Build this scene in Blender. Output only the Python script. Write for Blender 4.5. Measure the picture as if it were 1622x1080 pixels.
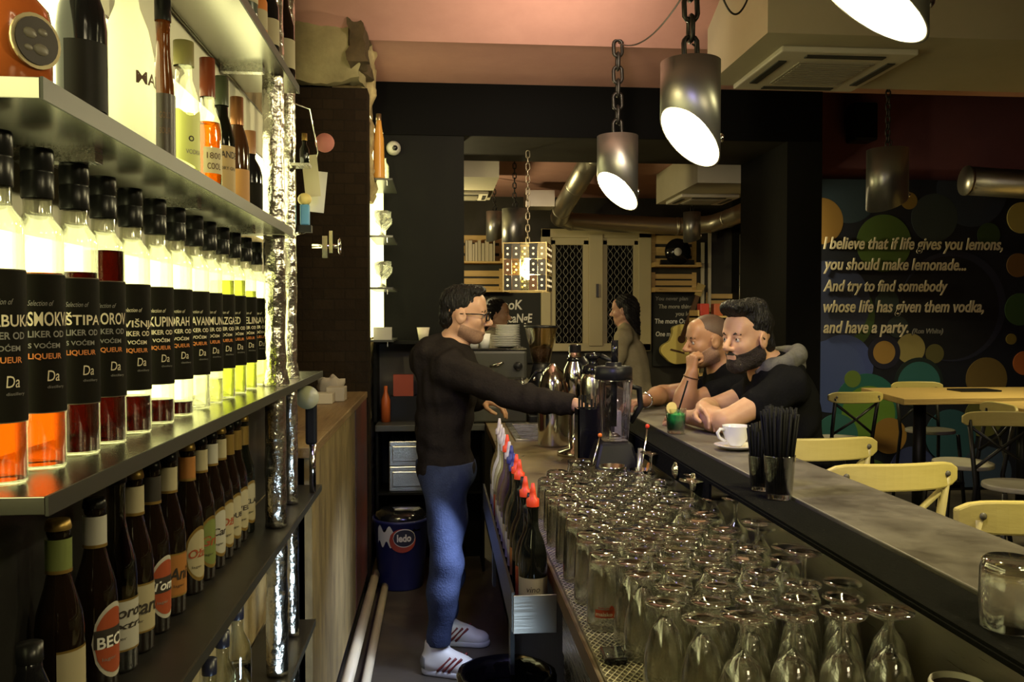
import bpy, math, random
import numpy as np
from mathutils import Vector, Matrix

random.seed(7)
np.random.seed(7)
for _o in list(bpy.data.objects):
    bpy.data.objects.remove(_o)
SC = bpy.context.scene
COL = SC.collection

# ------------------------------------------------------------------ camera
FPX, CAM_H = 1350.0, 1.62
YAW = math.atan(115 / FPX)
PITCH = math.atan(37 / math.hypot(FPX, 115))
cam_d = bpy.data.cameras.new('camera')
cam_d.sensor_width = 36.0
cam_d.lens = FPX / 1622 * 36.0
cam_d.clip_start = 0.02
cam = bpy.data.objects.new('camera', cam_d)
cam.location = (0, 0, CAM_H)
cam.rotation_euler = (math.pi / 2 - PITCH, 0, -YAW)
COL.objects.link(cam)
SC.camera = cam

# ------------------------------------------------------------------ world, exposure
W = bpy.data.worlds.new('night')
W.use_nodes = True
W.node_tree.nodes['Background'].inputs[0].default_value = (0.02, 0.025, 0.04, 1)
W.node_tree.nodes['Background'].inputs[1].default_value = 0.3
SC.world = W
SC.view_settings.view_transform = 'Standard'
SC.view_settings.look = 'None'
SC.view_settings.gamma = 1.0
SC.view_settings.use_curve_mapping = False
SC.view_settings.exposure = 0.0
cy = SC.cycles
cy.max_bounces = 14
cy.diffuse_bounces = 4
cy.glossy_bounces = 5
cy.transmission_bounces = 14
cy.transparent_max_bounces = 56
cy.caustics_reflective = False
cy.caustics_refractive = False
cy.sample_clamp_indirect = 4.0
cy.sample_clamp_direct = 0.0
cy.blur_glossy = 0.1
cy.use_denoising = True


def area(name, loc, size, energy, color, target, sy=None, spread=None):
    d = bpy.data.lights.new(name, 'AREA')
    d.shape = 'RECTANGLE'
    d.size = size
    d.size_y = sy or size
    d.energy = energy
    d.color = color
    if spread:
        d.spread = math.radians(spread)
    o = bpy.data.objects.new(name, d)
    o.location = loc
    o.rotation_euler = (Vector(target) - Vector(loc)).to_track_quat('-Z', 'Y').to_euler()
    COL.objects.link(o)
    return o


WARM = (1.0, 0.82, 0.42)
# unseen lights added over the seating area and behind the camera, and the cold and violet lights that are only assumed
area('unseen_light_over_tables', (4.3, 5.2, 2.92), 0.4, 30, (1.0, 0.86, 0.44), (4.1, 5.9, 0.9), None, 95)
area('unseen_light_over_stools', (2.4, 1.5, 2.92), 0.5, 34, (1.0, 0.88, 0.45), (1.5, 2.4, 1.0), None, 110)
area('fill_behind_camera', (1.2, -0.9, 2.9), 0.6, 7, (1.0, 0.84, 0.5), (0.9, 2.2, 1.0), None, 110)
area('shelf_top_fill', (-0.47, 2.75, 2.42), 0.05, 16, (1.0, 0.86, 0.45), (-0.3, 4.8, 3.25), 0.3)  # added uplight in place of shelf glow, brightens ceiling and plaster
area('vault_fill', (0.6, 3.40, 3.16), 0.2, 18, (1.0, 0.80, 0.60), (0.6, 5.5, 3.22), 1.2, 90)  # added unseen fill that brightens the flat ceiling strip
area('assumed_counter_light', (0.335, 3.55, 0.58), 0.05, 7.5, (0.66, 0.75, 1.0), (-0.10, 3.62, 0.15), 0.8, 115)  # cold light assumed under the counter for the bluish light on the legs
area('assumed_low_cold_light', (0.25, 1.0, 0.5), 0.3, 3.6, (0.62, 0.8, 1.0), (-0.42, 2.3, 0.5), None, 60)  # assumed unseen cold light low by the aisle; no fridge is modelled
area('assumed_violet_light', (-0.05, 1.75, 2.35), 0.22, 5.5, (0.42, 0.36, 1.0), (0.8, 3.0, 1.2), None, 100)  # assumed unseen source of violet tint on blender, cup and glasses; no screen modelled


def point(name, loc, energy, color, r=0.08):
    d = bpy.data.lights.new(name, 'POINT')
    d.energy, d.color, d.shadow_soft_size = energy, color, r
    o = bpy.data.objects.new(name, d)
    o.location = loc
    COL.objects.link(o)


# light added out of sight behind the wall to brighten the rear room
point('rear_fill_behind_wall', (-0.25, 7.7, 2.25), 62, (1.0, 0.84, 0.42))

# ------------------------------------------------------------------ materials
MATS = {}


def mat(name, col=(0.5, 0.5, 0.5), rough=0.5, metal=0.0, emit=None, es=0.0, trans=0.0, ior=1.45, noise=None, nscale=8.0,
        bump=0.0, bscale=40.0, stretch=(1, 1, 1), coat=0.0, spec=0.5, rvar=0.0, sss=0.0):
    if name in MATS:
        return MATS[name]
    m = bpy.data.materials.new(name)
    m.use_nodes = True
    nt = m.node_tree
    b = nt.nodes['Principled BSDF']
    b.inputs['Base Color'].default_value = (*col, 1)
    b.inputs['Roughness'].default_value = rough
    b.inputs['Metallic'].default_value = metal
    b.inputs['IOR'].default_value = ior
    b.inputs['Transmission Weight'].default_value = trans
    b.inputs['Coat Weight'].default_value = coat
    b.inputs['Specular IOR Level'].default_value = spec
    if sss:
        b.inputs['Subsurface Weight'].default_value = sss
        b.inputs['Subsurface Radius'].default_value = (0.02, 0.008, 0.004)
        b.inputs['Subsurface Scale'].default_value = 0.3
    if emit:
        b.inputs['Emission Color'].default_value = (*emit, 1)
        b.inputs['Emission Strength'].default_value = es
    if noise or bump or rvar:
        tc = nt.nodes.new('ShaderNodeTexCoord')
        mp = nt.nodes.new('ShaderNodeMapping')
        mp.inputs['Scale'].default_value = stretch
        nt.links.new(tc.outputs['Object'], mp.inputs[0])
    if noise or rvar:
        n = nt.nodes.new('ShaderNodeTexNoise')
        n.inputs['Scale'].default_value = nscale
        n.inputs['Detail'].default_value = 6
        n.inputs['Roughness'].default_value = 0.65
        nt.links.new(mp.outputs[0], n.inputs['Vector'])
        if noise:
            r = nt.nodes.new('ShaderNodeValToRGB')
            r.color_ramp.elements[0].position = 0.32
            r.color_ramp.elements[1].position = 0.68
            r.color_ramp.elements[0].color = (*noise, 1)
            r.color_ramp.elements[1].color = (*col, 1)
            nt.links.new(n.outputs['Fac'], r.inputs[0])
            nt.links.new(r.outputs[0], b.inputs['Base Color'])
        if rvar:
            mr = nt.nodes.new('ShaderNodeMapRange')
            mr.inputs[1].default_value = 0.3
            mr.inputs[2].default_value = 0.7
            mr.inputs[3].default_value = max(0.02, rough - rvar)
            mr.inputs[4].default_value = min(1, rough + rvar)
            nt.links.new(n.outputs['Fac'], mr.inputs[0])
            nt.links.new(mr.outputs[0], b.inputs['Roughness'])
    if bump:
        n2 = nt.nodes.new('ShaderNodeTexNoise')
        n2.inputs['Scale'].default_value = bscale
        n2.inputs['Detail'].default_value = 5
        nt.links.new(mp.outputs[0], n2.inputs['Vector'])
        bp = nt.nodes.new('ShaderNodeBump')
        bp.inputs['Strength'].default_value = bump
        bp.inputs['Distance'].default_value = 0.02
        nt.links.new(n2.outputs['Fac'], bp.inputs['Height'])
        nt.links.new(bp.outputs[0], b.inputs['Normal'])
    MATS[name] = m
    return m


def clear_glass(name, tint=(0.985, 0.985, 0.965), rough=0.02, body=0.55, gcol=(1, 1, 1)):
    """thin clear glass: see-through with a mirror sheen that grows towards grazing angles, plus a little true refraction"""
    if name in MATS:
        return MATS[name]
    m = bpy.data.materials.new(name)
    m.use_nodes = True
    nt = m.node_tree
    nt.nodes.clear()
    out = nt.nodes.new('ShaderNodeOutputMaterial')
    tr = nt.nodes.new('ShaderNodeBsdfTransparent')
    tr.inputs[0].default_value = (*tint, 1)
    gl = nt.nodes.new('ShaderNodeBsdfGlossy')
    gl.inputs['Color'].default_value = (*gcol, 1)
    gl.inputs['Roughness'].default_value = rough
    rf = nt.nodes.new('ShaderNodeBsdfGlass')
    rf.inputs['Color'].default_value = (*tint, 1)
    rf.inputs['Roughness'].default_value = 0.0
    rf.inputs['IOR'].default_value = 1.45
    mx0 = nt.nodes.new('ShaderNodeMixShader')
    mx0.inputs[0].default_value = body
    nt.links.new(tr.outputs[0], mx0.inputs[1])
    nt.links.new(rf.outputs[0], mx0.inputs[2])
    lw = nt.nodes.new('ShaderNodeLayerWeight')
    lw.inputs['Blend'].default_value = 0.5
    pw = nt.nodes.new('ShaderNodeMath')
    pw.operation = 'POWER'
    pw.inputs[1].default_value = 2.1
    nt.links.new(lw.outputs['Facing'], pw.inputs[0])
    mr = nt.nodes.new('ShaderNodeMapRange')
    mr.inputs[3].default_value = 0.06
    mr.inputs[4].default_value = 0.85
    nt.links.new(pw.outputs[0], mr.inputs[0])
    mx = nt.nodes.new('ShaderNodeMixShader')
    nt.links.new(mr.outputs[0], mx.inputs[0])
    nt.links.new(mx0.outputs[0], mx.inputs[1])
    nt.links.new(gl.outputs[0], mx.inputs[2])
    nt.links.new(mx.outputs[0], out.inputs[0])
    MATS[name] = m
    return m


def wood(name, c1, c2, scale=6.0, axis='Y', rough=0.5, bump=0.15):
    if name in MATS:
        return MATS[name]
    st = {'X': (0.6, 9, 9), 'Y': (9, 0.6, 9), 'Z': (9, 9, 0.6)}[axis]
    return mat(name, c1, rough, noise=c2, nscale=scale, stretch=st, bump=bump, bscale=scale * 2)


def brushed(name, col, rough=0.3, axis='Z', metal=1.0):
    st = {'X': (1, 60, 60), 'Y': (60, 1, 60), 'Z': (60, 60, 1)}[axis]
    return mat(name, col, rough, metal, nscale=6, rvar=0.1, stretch=st)


# ------------------------------------------------------------------ helpers
class MB:
    def __init__(self):
        self.v, self.f, self.m, self.s = [], [], [], []

    def add(self, vs, fs, mi=0, smooth=False, M=None):
        k = len(self.v)
        if M is not None:
            vs = [tuple(M @ Vector(p)) for p in vs]
        self.v.extend(tuple(p) for p in vs)
        for q in fs:
            self.f.append(tuple(i + k for i in q))
            self.m.append(mi)
            self.s.append(smooth)
        return self

    def box(self, lo, hi, mi=0, M=None):
        (a, b, c), (d, e, g) = lo, hi
        vs = [(a, b, c), (d, b, c), (d, e, c), (a, e, c), (a, b, g), (d, b, g), (d, e, g), (a, e, g)]
        fs = [(0, 3, 2, 1), (4, 5, 6, 7), (0, 1, 5, 4), (1, 2, 6, 5), (2, 3, 7, 6), (3, 0, 4, 7)]
        return self.add(vs, fs, mi, False, M)

    def lathe(self, prof, c=(0, 0, 0), seg=24, mi=0, M=None, smooth=True, rmod=None):
        vs, fs, rings = [], [], []
        for r, z in prof:
            if r < 1e-6:
                rings.append([len(vs)])
                vs.append((c[0], c[1], c[2] + z))
            else:
                rg = []
                for i in range(seg):
                    a = 2 * math.pi * i / seg
                    rr = r * (rmod(a, z) if rmod else 1)
                    rg.append(len(vs))
                    vs.append((c[0] + rr * math.cos(a), c[1] + rr * math.sin(a), c[2] + z))
                rings.append(rg)
        for A, B in zip(rings, rings[1:]):
            for i in range(seg):
                j = (i + 1) % seg
                if len(A) == 1 and len(B) == 1:
                    break
                if len(A) == 1:
                    fs.append((A[0], B[j], B[i]))
                elif len(B) == 1:
                    fs.append((A[i], A[j], B[0]))
                else:
                    fs.append((A[i], A[j], B[j], B[i]))
        return self.add(vs, fs, mi, smooth, M)

    def tube(self, pts, r, seg=8, mi=0, M=None, closed=False, smooth=True):
        pts = [Vector(p) for p in pts]
        n = len(pts)
        rs = r if isinstance(r, (list, tuple)) else [r] * n
        vs, fs = [], []
        up = None
        for i in range(n):
            a = pts[i - 1] if (i > 0 or closed) else pts[i]
            b = pts[(i + 1) % n] if (i < n - 1 or closed) else pts[i]
            t = (b - a).normalized()
            if up is None:
                up = t.orthogonal().normalized()
            else:
                up = (up - t * up.dot(t))
                up = up.normalized() if up.length > 1e-6 else t.orthogonal().normalized()
            w = t.cross(up)
            for k in range(seg):
                an = 2 * math.pi * k / seg
                vs.append(tuple(pts[i] + (up * math.cos(an) + w * math.sin(an)) * rs[i]))
        for i in range(n if closed else n - 1):
            j = (i + 1) % n
            for k in range(seg):
                q = (k + 1) % seg
                fs.append((i * seg + k, i * seg + q, j * seg + q, j * seg + k))
        if not closed:
            fs.append(tuple(range(seg - 1, -1, -1)))
            fs.append(tuple((n - 1) * seg + k for k in range(seg)))
        return self.add(vs, fs, mi, smooth, M)

    def prism(self, poly, d0, d1, mi=0, M=None):
        """polygon in local XY, extruded along Z from d0 to d1"""
        n = len(poly)
        vs = [(x, y, d0) for x, y in poly] + [(x, y, d1) for x, y in poly]
        fs = [tuple(range(n - 1, -1, -1)), tuple(range(n, 2 * n))]
        fs += [(i, (i + 1) % n, n + (i + 1) % n, n + i) for i in range(n)]
        return self.add(vs, fs, mi, False, M)

    def sphere(self, c, r, mi=0, seg=16, M=None):
        rr = r if isinstance(r, (tuple, list)) else (r, r, r)
        n = seg // 2
        k = len(self.v)
        prof = [(math.sin(math.pi * i / n), -math.cos(math.pi * i / n)) for i in range(n + 1)]
        prof[0] = (0, -1)
        prof[-1] = (0, 1)
        T = Matrix.Translation(c) @ Matrix.Diagonal((*rr, 1))
        return self.lathe(prof, seg=seg, mi=mi, M=(M @ T) if M is not None else T)

    def build(self, name, mats, parent=None, bevel=0.0, sub=0, flip=False):
        me = bpy.data.meshes.new(name)
        me.from_pydata(self.v, [], [q[::-1] for q in self.f] if flip else self.f)
        if not isinstance(mats, (list, tuple)):
            mats = [mats]
        for m in mats:
            me.materials.append(m)
        me.polygons.foreach_set('material_index', self.m)
        me.polygons.foreach_set('use_smooth', self.s)
        me.update()
        o = bpy.data.objects.new(name, me)
        COL.objects.link(o)
        if parent:
            o.parent = parent
        if bevel:
            md = o.modifiers.new('bevel', 'BEVEL')
            md.width = bevel
            md.segments = 2
            md.limit_method = 'ANGLE'
            md.angle_limit = math.radians(50)
        if sub:
            md = o.modifiers.new('sub', 'SUBSURF')
            md.levels = md.render_levels = sub
        return o


def tag(o, label=None, cat=None, group=None, kind=None):
    if label:
        o['label'] = label
    if cat:
        o['category'] = cat
    if group:
        o['group'] = group
    if kind:
        o['kind'] = kind
    return o


def thing(name, label, cat, loc=(0, 0, 0), rz=0.0, group=None):
    o = bpy.data.objects.new(name, None)
    o.empty_display_size = 0.05
    o.location = loc
    o.rotation_euler = (0, 0, rz)
    COL.objects.link(o)
    return tag(o, label, cat, group)


def struct(o):
    return tag(o, kind='structure')


def kids(o):
    return [c for c in COL.objects if c.parent == o]


def dup(root, loc=None, rz=None, label=None, group=None, children=None):
    r = root.copy()
    COL.objects.link(r)
    if loc is not None:
        r.location = loc
    if rz is not None:
        r.rotation_euler = (0, 0, rz)
    if label:
        r['label'] = label
    if group:
        r['group'] = group
    for ch in (children if children is not None else list(root.children)):
        c = ch.copy()
        COL.objects.link(c)
        c.parent = r
        for g in ch.children:
            d = g.copy()
            COL.objects.link(d)
            d.parent = c
    return r


def text_geo(s, size=1.0, shear=0.0, bold=0.0, depth=0.0, w=None, h=None, align='LEFT', res=3):
    cu = bpy.data.curves.new('t', 'FONT')
    cu.body = s
    cu.size = size
    cu.shear = shear
    cu.offset = bold * size
    cu.extrude = depth
    cu.resolution_u = res
    o = bpy.data.objects.new('t', cu)
    me = bpy.data.meshes.new_from_object(o)
    vs = np.array([v.co[:] for v in me.vertices]) if len(me.vertices) else np.zeros((0, 3))
    fs = [tuple(p.vertices) for p in me.polygons]
    bpy.data.objects.remove(o)
    bpy.data.curves.remove(cu)
    bpy.data.meshes.remove(me)
    if len(vs):
        lo, hi = vs.min(0), vs.max(0)
        vs[:, 0] -= lo[0]
        W_, H_ = max(hi[0] - lo[0], 1e-6), max(hi[1] - lo[1], 1e-6)
        if w:
            vs[:, 0] *= w / W_
            if not h:
                vs[:, 1] *= w / W_
            W_ = w
        if h:
            if not w:
                vs[:, 0] *= h / H_
                W_ *= h / H_
            vs[:, 1] *= h / H_
        if align == 'CENTER':
            vs[:, 0] -= W_ / 2
    return vs, fs


def face_matrix(org, xdir, ydir):
    """local X,Y -> world xdir,ydir ; local Z = outward"""
    x, y = Vector(xdir).normalized(), Vector(ydir).normalized()
    z = x.cross(y)
    M = Matrix((x, y, z)).transposed().to_4x4()
    M.translation = Vector(org)
    return M


def wrap(vs, r, a0, z0):
    """flat (x right, y up) -> around a vertical cylinder of radius r; x = 0 sits at angle a0, x grows to the viewer's right seen from outside"""
    out = []
    for x, y, z in vs:
        a = a0 + x / r
        out.append(((r + z) * math.cos(a), (r + z) * math.sin(a), z0 + y))
    return out


def patch(mb, r, a0, a1, z0, z1, mi, n=10, shape=None):
    """a label on a cylinder between two angles; shape(t)->(z0,z1) bends its outline"""
    vs, fs = [], []
    for i in range(n + 1):
        t = i / n
        a = a0 + (a1 - a0) * t
        lo, hi = shape(t) if shape else (z0, z1)
        vs += [(r * math.cos(a), r * math.sin(a), lo), (r * math.cos(a), r * math.sin(a), hi)]
    for i in range(n):
        fs.append((2 * i, 2 * i + 2, 2 * i + 3, 2 * i + 1))
    return mb.add(vs, fs, mi, True)


def P(u, v, X=None, Y=None, Z=None):
    """the point of the place seen at a photograph position, on the plane X, Y or Z"""
    cx, cyy = (u - 811) / FPX, -(v - 540) / FPX
    r = Vector((math.cos(YAW), -math.sin(YAW), 0))
    fw = Vector((math.sin(YAW) * math.cos(PITCH), math.cos(YAW) * math.cos(PITCH), -math.sin(PITCH)))
    up = r.cross(fw)
    d = fw + r * cx + up * cyy
    t = X / d.x if X is not None else Y / d.y if Y is not None else (Z - CAM_H) / d.z
    return Vector((d.x * t, d.y * t, CAM_H + d.z * t))

# ------------------------------------------------------------------ common materials
BLACK = mat('black_paint', (0.007, 0.007, 0.006), 0.6, spec=.1, bump=0.05, bscale=20)
PINK = mat('pink_plaster', (0.56, 0.305, 0.25), 0.7, noise=(0.48, 0.255, 0.21), nscale=2.5, bump=0.08, bscale=12)
CREAM = mat('cream_plaster', (0.47, 0.43, 0.30), 0.8, noise=(0.43, 0.39, 0.27), nscale=3)
PURPLE = mat('purple_paint', (0.17, 0.062, 0.082), 0.8, noise=(0.14, 0.052, 0.07), nscale=3)
STEEL = brushed('stainless_steel', (0.55, 0.54, 0.5), 0.28, 'Y')
SHELF = mat('shelf_steel', (0.34, 0.33, 0.28), 0.26, 1.0)
DSHELF = mat('dark_shelf', (0.02, 0.019, 0.017), 0.35, noise=(0.012, 0.011, 0.01), nscale=30)
FOIL = mat('foil_wrap', (0.72, 0.70, 0.62), 0.22, 1.0, bump=0.55, bscale=26)
CHROME = mat('chrome', (0.75, 0.74, 0.7), 0.12, 1.0)
GUN = mat('gunmetal', (0.33, 0.33, 0.295), 0.38, 0.92)
RUBBER = mat('black_rubber', (0.010, 0.010, 0.009), 0.9, spec=0.0, bump=0.2, bscale=120)
GLOSSBLACK = mat('gloss_black', (0.008, 0.008, 0.009), 0.12)
BLACKPL = mat('black_plastic', (0.010, 0.010, 0.011), 0.38, spec=.25)
CONCRETE = mat('bar_concrete', (0.155, 0.138, 0.11), 0.45, noise=(0.062, 0.053, 0.042), nscale=7, bump=0.05, bscale=30, rvar=0.15)
OSB = mat('osb_board', (0.27, 0.20, 0.08), 0.55, noise=(0.12, 0.085, 0.035), nscale=11, stretch=(1, 1, 0.35), bump=0.1, bscale=40)
PALEWOOD = wood('pale_wood', (0.50, 0.35, 0.12), (0.40, 0.27, 0.09), 5, 'X', 0.42)
CHAIRWOOD = wood('chair_wood', (0.62, 0.52, 0.17), (0.56, 0.46, 0.14), 4, 'X', 0.38, 0.05)
CRATEWOOD = wood('crate_wood', (0.66, 0.46, 0.18), (0.50, 0.33, 0.11), 5, 'X', 0.6)
WHITE = mat('white_china', (0.78, 0.77, 0.72), 0.12, coat=0.3)
WHITEPL = mat('white_plastic', (0.65, 0.64, 0.62), 0.4)
CREAMTXT = mat('cream_lettering', (0.70, 0.62, 0.44), 0.6)
WHITETXT = mat('white_lettering', (0.75, 0.74, 0.68), 0.6)
GREYTXT = mat('grey_lettering', (0.22, 0.21, 0.19), 0.6)
DARKTXT = mat('dark_lettering', (0.03, 0.022, 0.015), 0.6)
ORANGETXT = mat('orange_lettering', (0.65, 0.22, 0.05), 0.6)
BROWNTXT = mat('brown_lettering', (0.09, 0.04, 0.015), 0.6)
RED = mat('red_plastic', (0.75, 0.05, 0.02), 0.35)
GLASS = clear_glass('clear_glass')
CLEAR2 = clear_glass('clear_bottle_glass', (0.95, 0.96, 0.86), 0.03, 0.25)

# ------------------------------------------------------------------ the room
RX0, RX1, RY0, RY1 = -0.95, 7.2, -2.6, 9.6
fl = MB().box((RX0 - 0.2, RY0 - 0.2, -0.12), (RX1 + 0.2, RY1 + 0.2, 0))
struct(fl.build('floor', mat('floor_concrete', (0.10, 0.085, 0.062), 0.5, noise=(0.05, 0.042, 0.032), nscale=2.2, bump=0.05, bscale=20, rvar=0.2)))
# vaulted ceiling in front, step, flat strip up to the beam
prof = [(RY0 - 0.1, 3.25), (-1.5, 3.5), (0, 3.72), (1.5, 3.78), (2.8, 3.74), (3.6, 3.63), (4.2, 3.49), (4.6, 3.35), (4.95, 3.2),
        (4.952, 3.235), (5.8, 3.195), (5.8, 4.0), (RY0 - 0.1, 4.0)]
c = MB()
n = len(prof)
vs = [(RX0 - 0.2, y, z) for y, z in prof] + [(RX1 + 0.2, y, z) for y, z in prof]
c.add(vs, [tuple(range(n))[::-1], tuple(range(n, 2 * n))] + [(i, (i + 1) % n, n + (i + 1) % n, n + i) for i in range(n)])
struct(c.build('ceiling', PINK))
struct(MB().box((RX0 - 0.2, 6.7, 2.98), (2.60, 7.62, 3.2)).box((RX0 - 0.2, 7.62, 2.98), (3.5, RY1 + 0.2, 3.2)).build('ceiling_rear_room', PINK))
bm_ = MB().box((RX0, 5.8, 2.846), (2.668, 6.7, 3.4))
struct(bm_.build('beam', mat('beam_lit_brown', (0.040, 0.036, 0.027), 0.7, spec=.1, noise=(0.03, 0.026, 0.02), nscale=3)))  # beam is black; the lit look of its underside is put into this brown
struct(MB().box((RX0, 5.785, 2.846), (2.668, 5.8, 3.195)).build('trim_1', mat('beam_black', (.003, .003, .0028), .7, spec=.05)))
struct(MB().box((RX0, 5.8, 0), (0.168, 6.0, 2.846)).build('wall_behind_bar', mat('chalk_black', (0.007, 0.0072, 0.0055), 0.6, spec=.08, noise=(0.0045, 0.0045, 0.004), nscale=2, stretch=(2, 2, .5))))
struct(MB().box((2.416, 5.78, 0), (2.668, 6.7, 2.846)).build('pillar_right', BLACK))
struct(MB().box((2.60, 6.7, 2.85), (2.668, 7.62, 3.75)).build('wall_side_high', PURPLE))
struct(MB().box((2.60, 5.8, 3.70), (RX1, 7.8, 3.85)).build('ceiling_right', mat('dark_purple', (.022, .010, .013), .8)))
struct(MB().box((3.36, 7.62, 0), (RX1, 7.8, 3.75)).box((2.60, 7.62, 2.98), (3.36, 7.8, 3.75)).build('wall_mural_side', PURPLE))
struct(MB().box((3.36, 7.8, 0), (3.5, RY1, 3.0)).build('wall_rear_side', BLACK))
struct(MB().box((RX0, RY1, 0), (3.5, RY1 + 0.15, 3.0)).build('wall_back', mat('back_wall', (0.035, 0.032, 0.022), 0.7, noise=(0.02, 0.018, 0.013), nscale=3)))
struct(MB().box((RX1, RY0, 0), (RX1 + 0.15, 7.8, 4)).build('wall_right', PURPLE))
struct(MB().box((RX0, RY0 - 0.15, 0), (RX1, RY0, 4)).build('wall_rear', mat('dark_red_wall', (0.08, 0.05, 0.04), 0.7)))
STONE = mat('rough_stone', (0.40, 0.32, 0.17), 0.85, noise=(0.17, 0.12, 0.06), nscale=6, bump=0.6, bscale=9)
struct(MB().box((RX0 - 0.15, RY0, 0), (-0.53, 3.2, 4)).build('wall_left', STONE))
struct(MB().box((RX0 - 0.15, 3.2, 0), (RX0, RY1, 4)).build('wall_left_recess', mat('brown_wall', (0.035, 0.024, 0.014), 0.8)))


def brick_mat():
    m = mat('dark_brick', (0.05, 0.035, 0.02), 0.9, spec=.1, bump=0.3, bscale=30)
    nt = m.node_tree
    b = nt.nodes['Principled BSDF']
    tc = nt.nodes['Texture Coordinate']
    mp = nt.nodes.new('ShaderNodeMapping')
    mp.inputs['Rotation'].default_value = (math.pi / 2, 0, 0)
    br = nt.nodes.new('ShaderNodeTexBrick')
    br.inputs['Scale'].default_value = 4.2
    br.inputs['Color1'].default_value = (0.024, 0.016, 0.009, 1)
    br.inputs['Color2'].default_value = (0.018, 0.012, 0.007, 1)
    br.inputs['Mortar'].default_value = (0.015, 0.011, 0.007, 1)
    br.inputs['Mortar Size'].default_value = 0.015
    nt.links.new(tc.outputs['Object'], mp.inputs[0])
    nt.links.new(mp.outputs[0], br.inputs['Vector'])
    nt.links.new(br.outputs['Color'], b.inputs['Base Color'])
    return m


def rough_block(name, lo, hi, m, amp=0.03, step=0.045, seed=1, cell=0.13):
    """a weathered masonry block: a box whose faces are cut fine and pushed about"""
    from mathutils import noise as mn
    mb = MB()
    (x0, y0, z0), (x1, y1, z1) = lo, hi
    nx, ny, nz = [max(1, int((b - a) / step)) for a, b in zip(lo, hi)]

    def face(org, du, dv, nu, nv):
        vs, fs = [], []
        for i in range(nu + 1):
            for j in range(nv + 1):
                p = Vector(org) + Vector(du) * (i / nu) + Vector(dv) * (j / nv)
                d = Vector([mn.noise(p / cell + Vector((seed, k * 9.1, 3))) for k in range(3)])
                d += 0.5 * Vector([mn.noise(p / (cell * .35) + Vector((seed + 5, k * 7.1, 3))) for k in range(3)])
                vs.append(tuple(p + d * amp))
        for i in range(nu):
            for j in range(nv):
                a = i * (nv + 1) + j
                fs.append((a, a + nv + 1, a + nv + 2, a + 1))
        mb.add(vs, fs, 0, True)
    X, Y, Z = (x1 - x0, 0, 0), (0, y1 - y0, 0), (0, 0, z1 - z0)
    face(lo, X, Z, nx, nz)
    face((x1, y0, z0), Y, Z, ny, nz)
    face((x0, y1, z0), Z, X, nz, nx)
    face(lo, Z, Y, nz, ny)
    face(lo, Y, X, ny, nx)
    face((x0, y0, z1), X, Y, nx, ny)
    return mb.build(name, m)


struct(MB().box((RX0, 4.92, 0), (-0.405, 5.08, 2.92)).build('pillar_left', brick_mat()))
PLAST = mat('old_plaster', (0.33, 0.29, 0.14), 0.85, noise=(0.20, 0.17, 0.08), nscale=4, bump=0.3, bscale=14)
struct(rough_block('wall_arch_plaster', (RX0, 4.84, 2.95), (-0.44, 5.05, 3.75), PLAST, 0.05, 0.04, 3, 0.2))
struct(rough_block('wall_arch_stone', (-0.50, 4.80, 3.02), (-0.405, 5.1, 3.6), mat('dark_stone', (0.10, 0.07, 0.03), 0.9, noise=(0.05, 0.035, 0.015), nscale=9), 0.05, 0.035, 8, 0.1))
struct(rough_block('wall_edge_stone', (-0.455, 5.085, 2.30), (-0.392, 5.22, 3.22), mat('edge_stone', (0.50, 0.42, 0.20), 0.9, noise=(0.22, 0.16, 0.07), nscale=10, bump=.4, bscale=18), 0.035, 0.03, 12, 0.09))
struct(rough_block('wall_niche_stone', (-0.62, 5.1, 0.0), (-0.445, 5.78, 3.2), mat('niche_stone', (0.42, 0.33, 0.17), 0.85, noise=(0.2, 0.14, 0.06), nscale=9, bump=0.4, bscale=18), 0.022, 0.035, 4, 0.09))

# dropped box that carries the air conditioner, and the same in the rear room
struct(MB().box((1.53, 3.90, 2.95), (RX1, 4.80, 3.76)).build('ceiling_box_front', CREAM))
struct(MB().box((2.06, 6.70, 2.70), (2.70, 8.0, 2.98)).build('ceiling_box_rear', CREAM))
struct(MB().box((-0.40, 6.70, 2.72), (0.47, 8.0, 2.98)).build('ceiling_box_rear_left', CREAM))
ACW = mat('air_conditioner_white', (0.60, 0.56, 0.44), 0.5)
ACD = mat('air_conditioner_slot', (0.03, 0.03, 0.025), 0.6)
ACG = mat('air_conditioner_grille', (0.34, 0.31, 0.23), 0.6)


def ac_unit(label, x, y, z, s, group):
    t = thing('air_conditioner', label, 'air conditioner', (x, y, z), 0, group)
    h = s / 2
    MB().box((-h, -h, -0.03), (h, h, 0.0)).build('panel', ACW, t, 0.008)
    for k in range(4):
        a = k * math.pi / 2
        M = Matrix.Rotation(a, 4, 'Z')
        MB().box((-h * .58, h * .76, -0.036), (h * .58, h * .88, -0.028), M=M).build('slot', ACD, t)
    g = MB().box((-h * .56, -h * .56, -0.037), (h * .56, h * .56, -0.03))
    for i in range(11):
        yy = -h * .5 + i * h * .1
        g.box((-h * .52, yy, -0.041), (h * .52, yy + h * .05, -0.037))
    g.build('grille', ACG, t)
    return t


_pa, _pb = P(1214, 62, Z=2.93), P(1315, 131, Z=2.93)
ac_unit('large square white ceiling air conditioner above the bar on the cream box', 2.02, 4.42, 2.95, 0.70, 'air conditioners')
ac_unit('small square white ceiling air conditioner in the rear room, right of the duct', 2.36, 7.55, 2.70, 0.52, 'air conditioners')
ac_unit('white ceiling air conditioner in the rear room beside the dark wall on the left', 0.22, 7.62, 2.72, 0.42, 'air conditioners')

# ducts
DUCT = mat('duct_metal', (0.55, 0.52, 0.42), 0.38, 1.0, bump=0.1, bscale=10)


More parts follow.
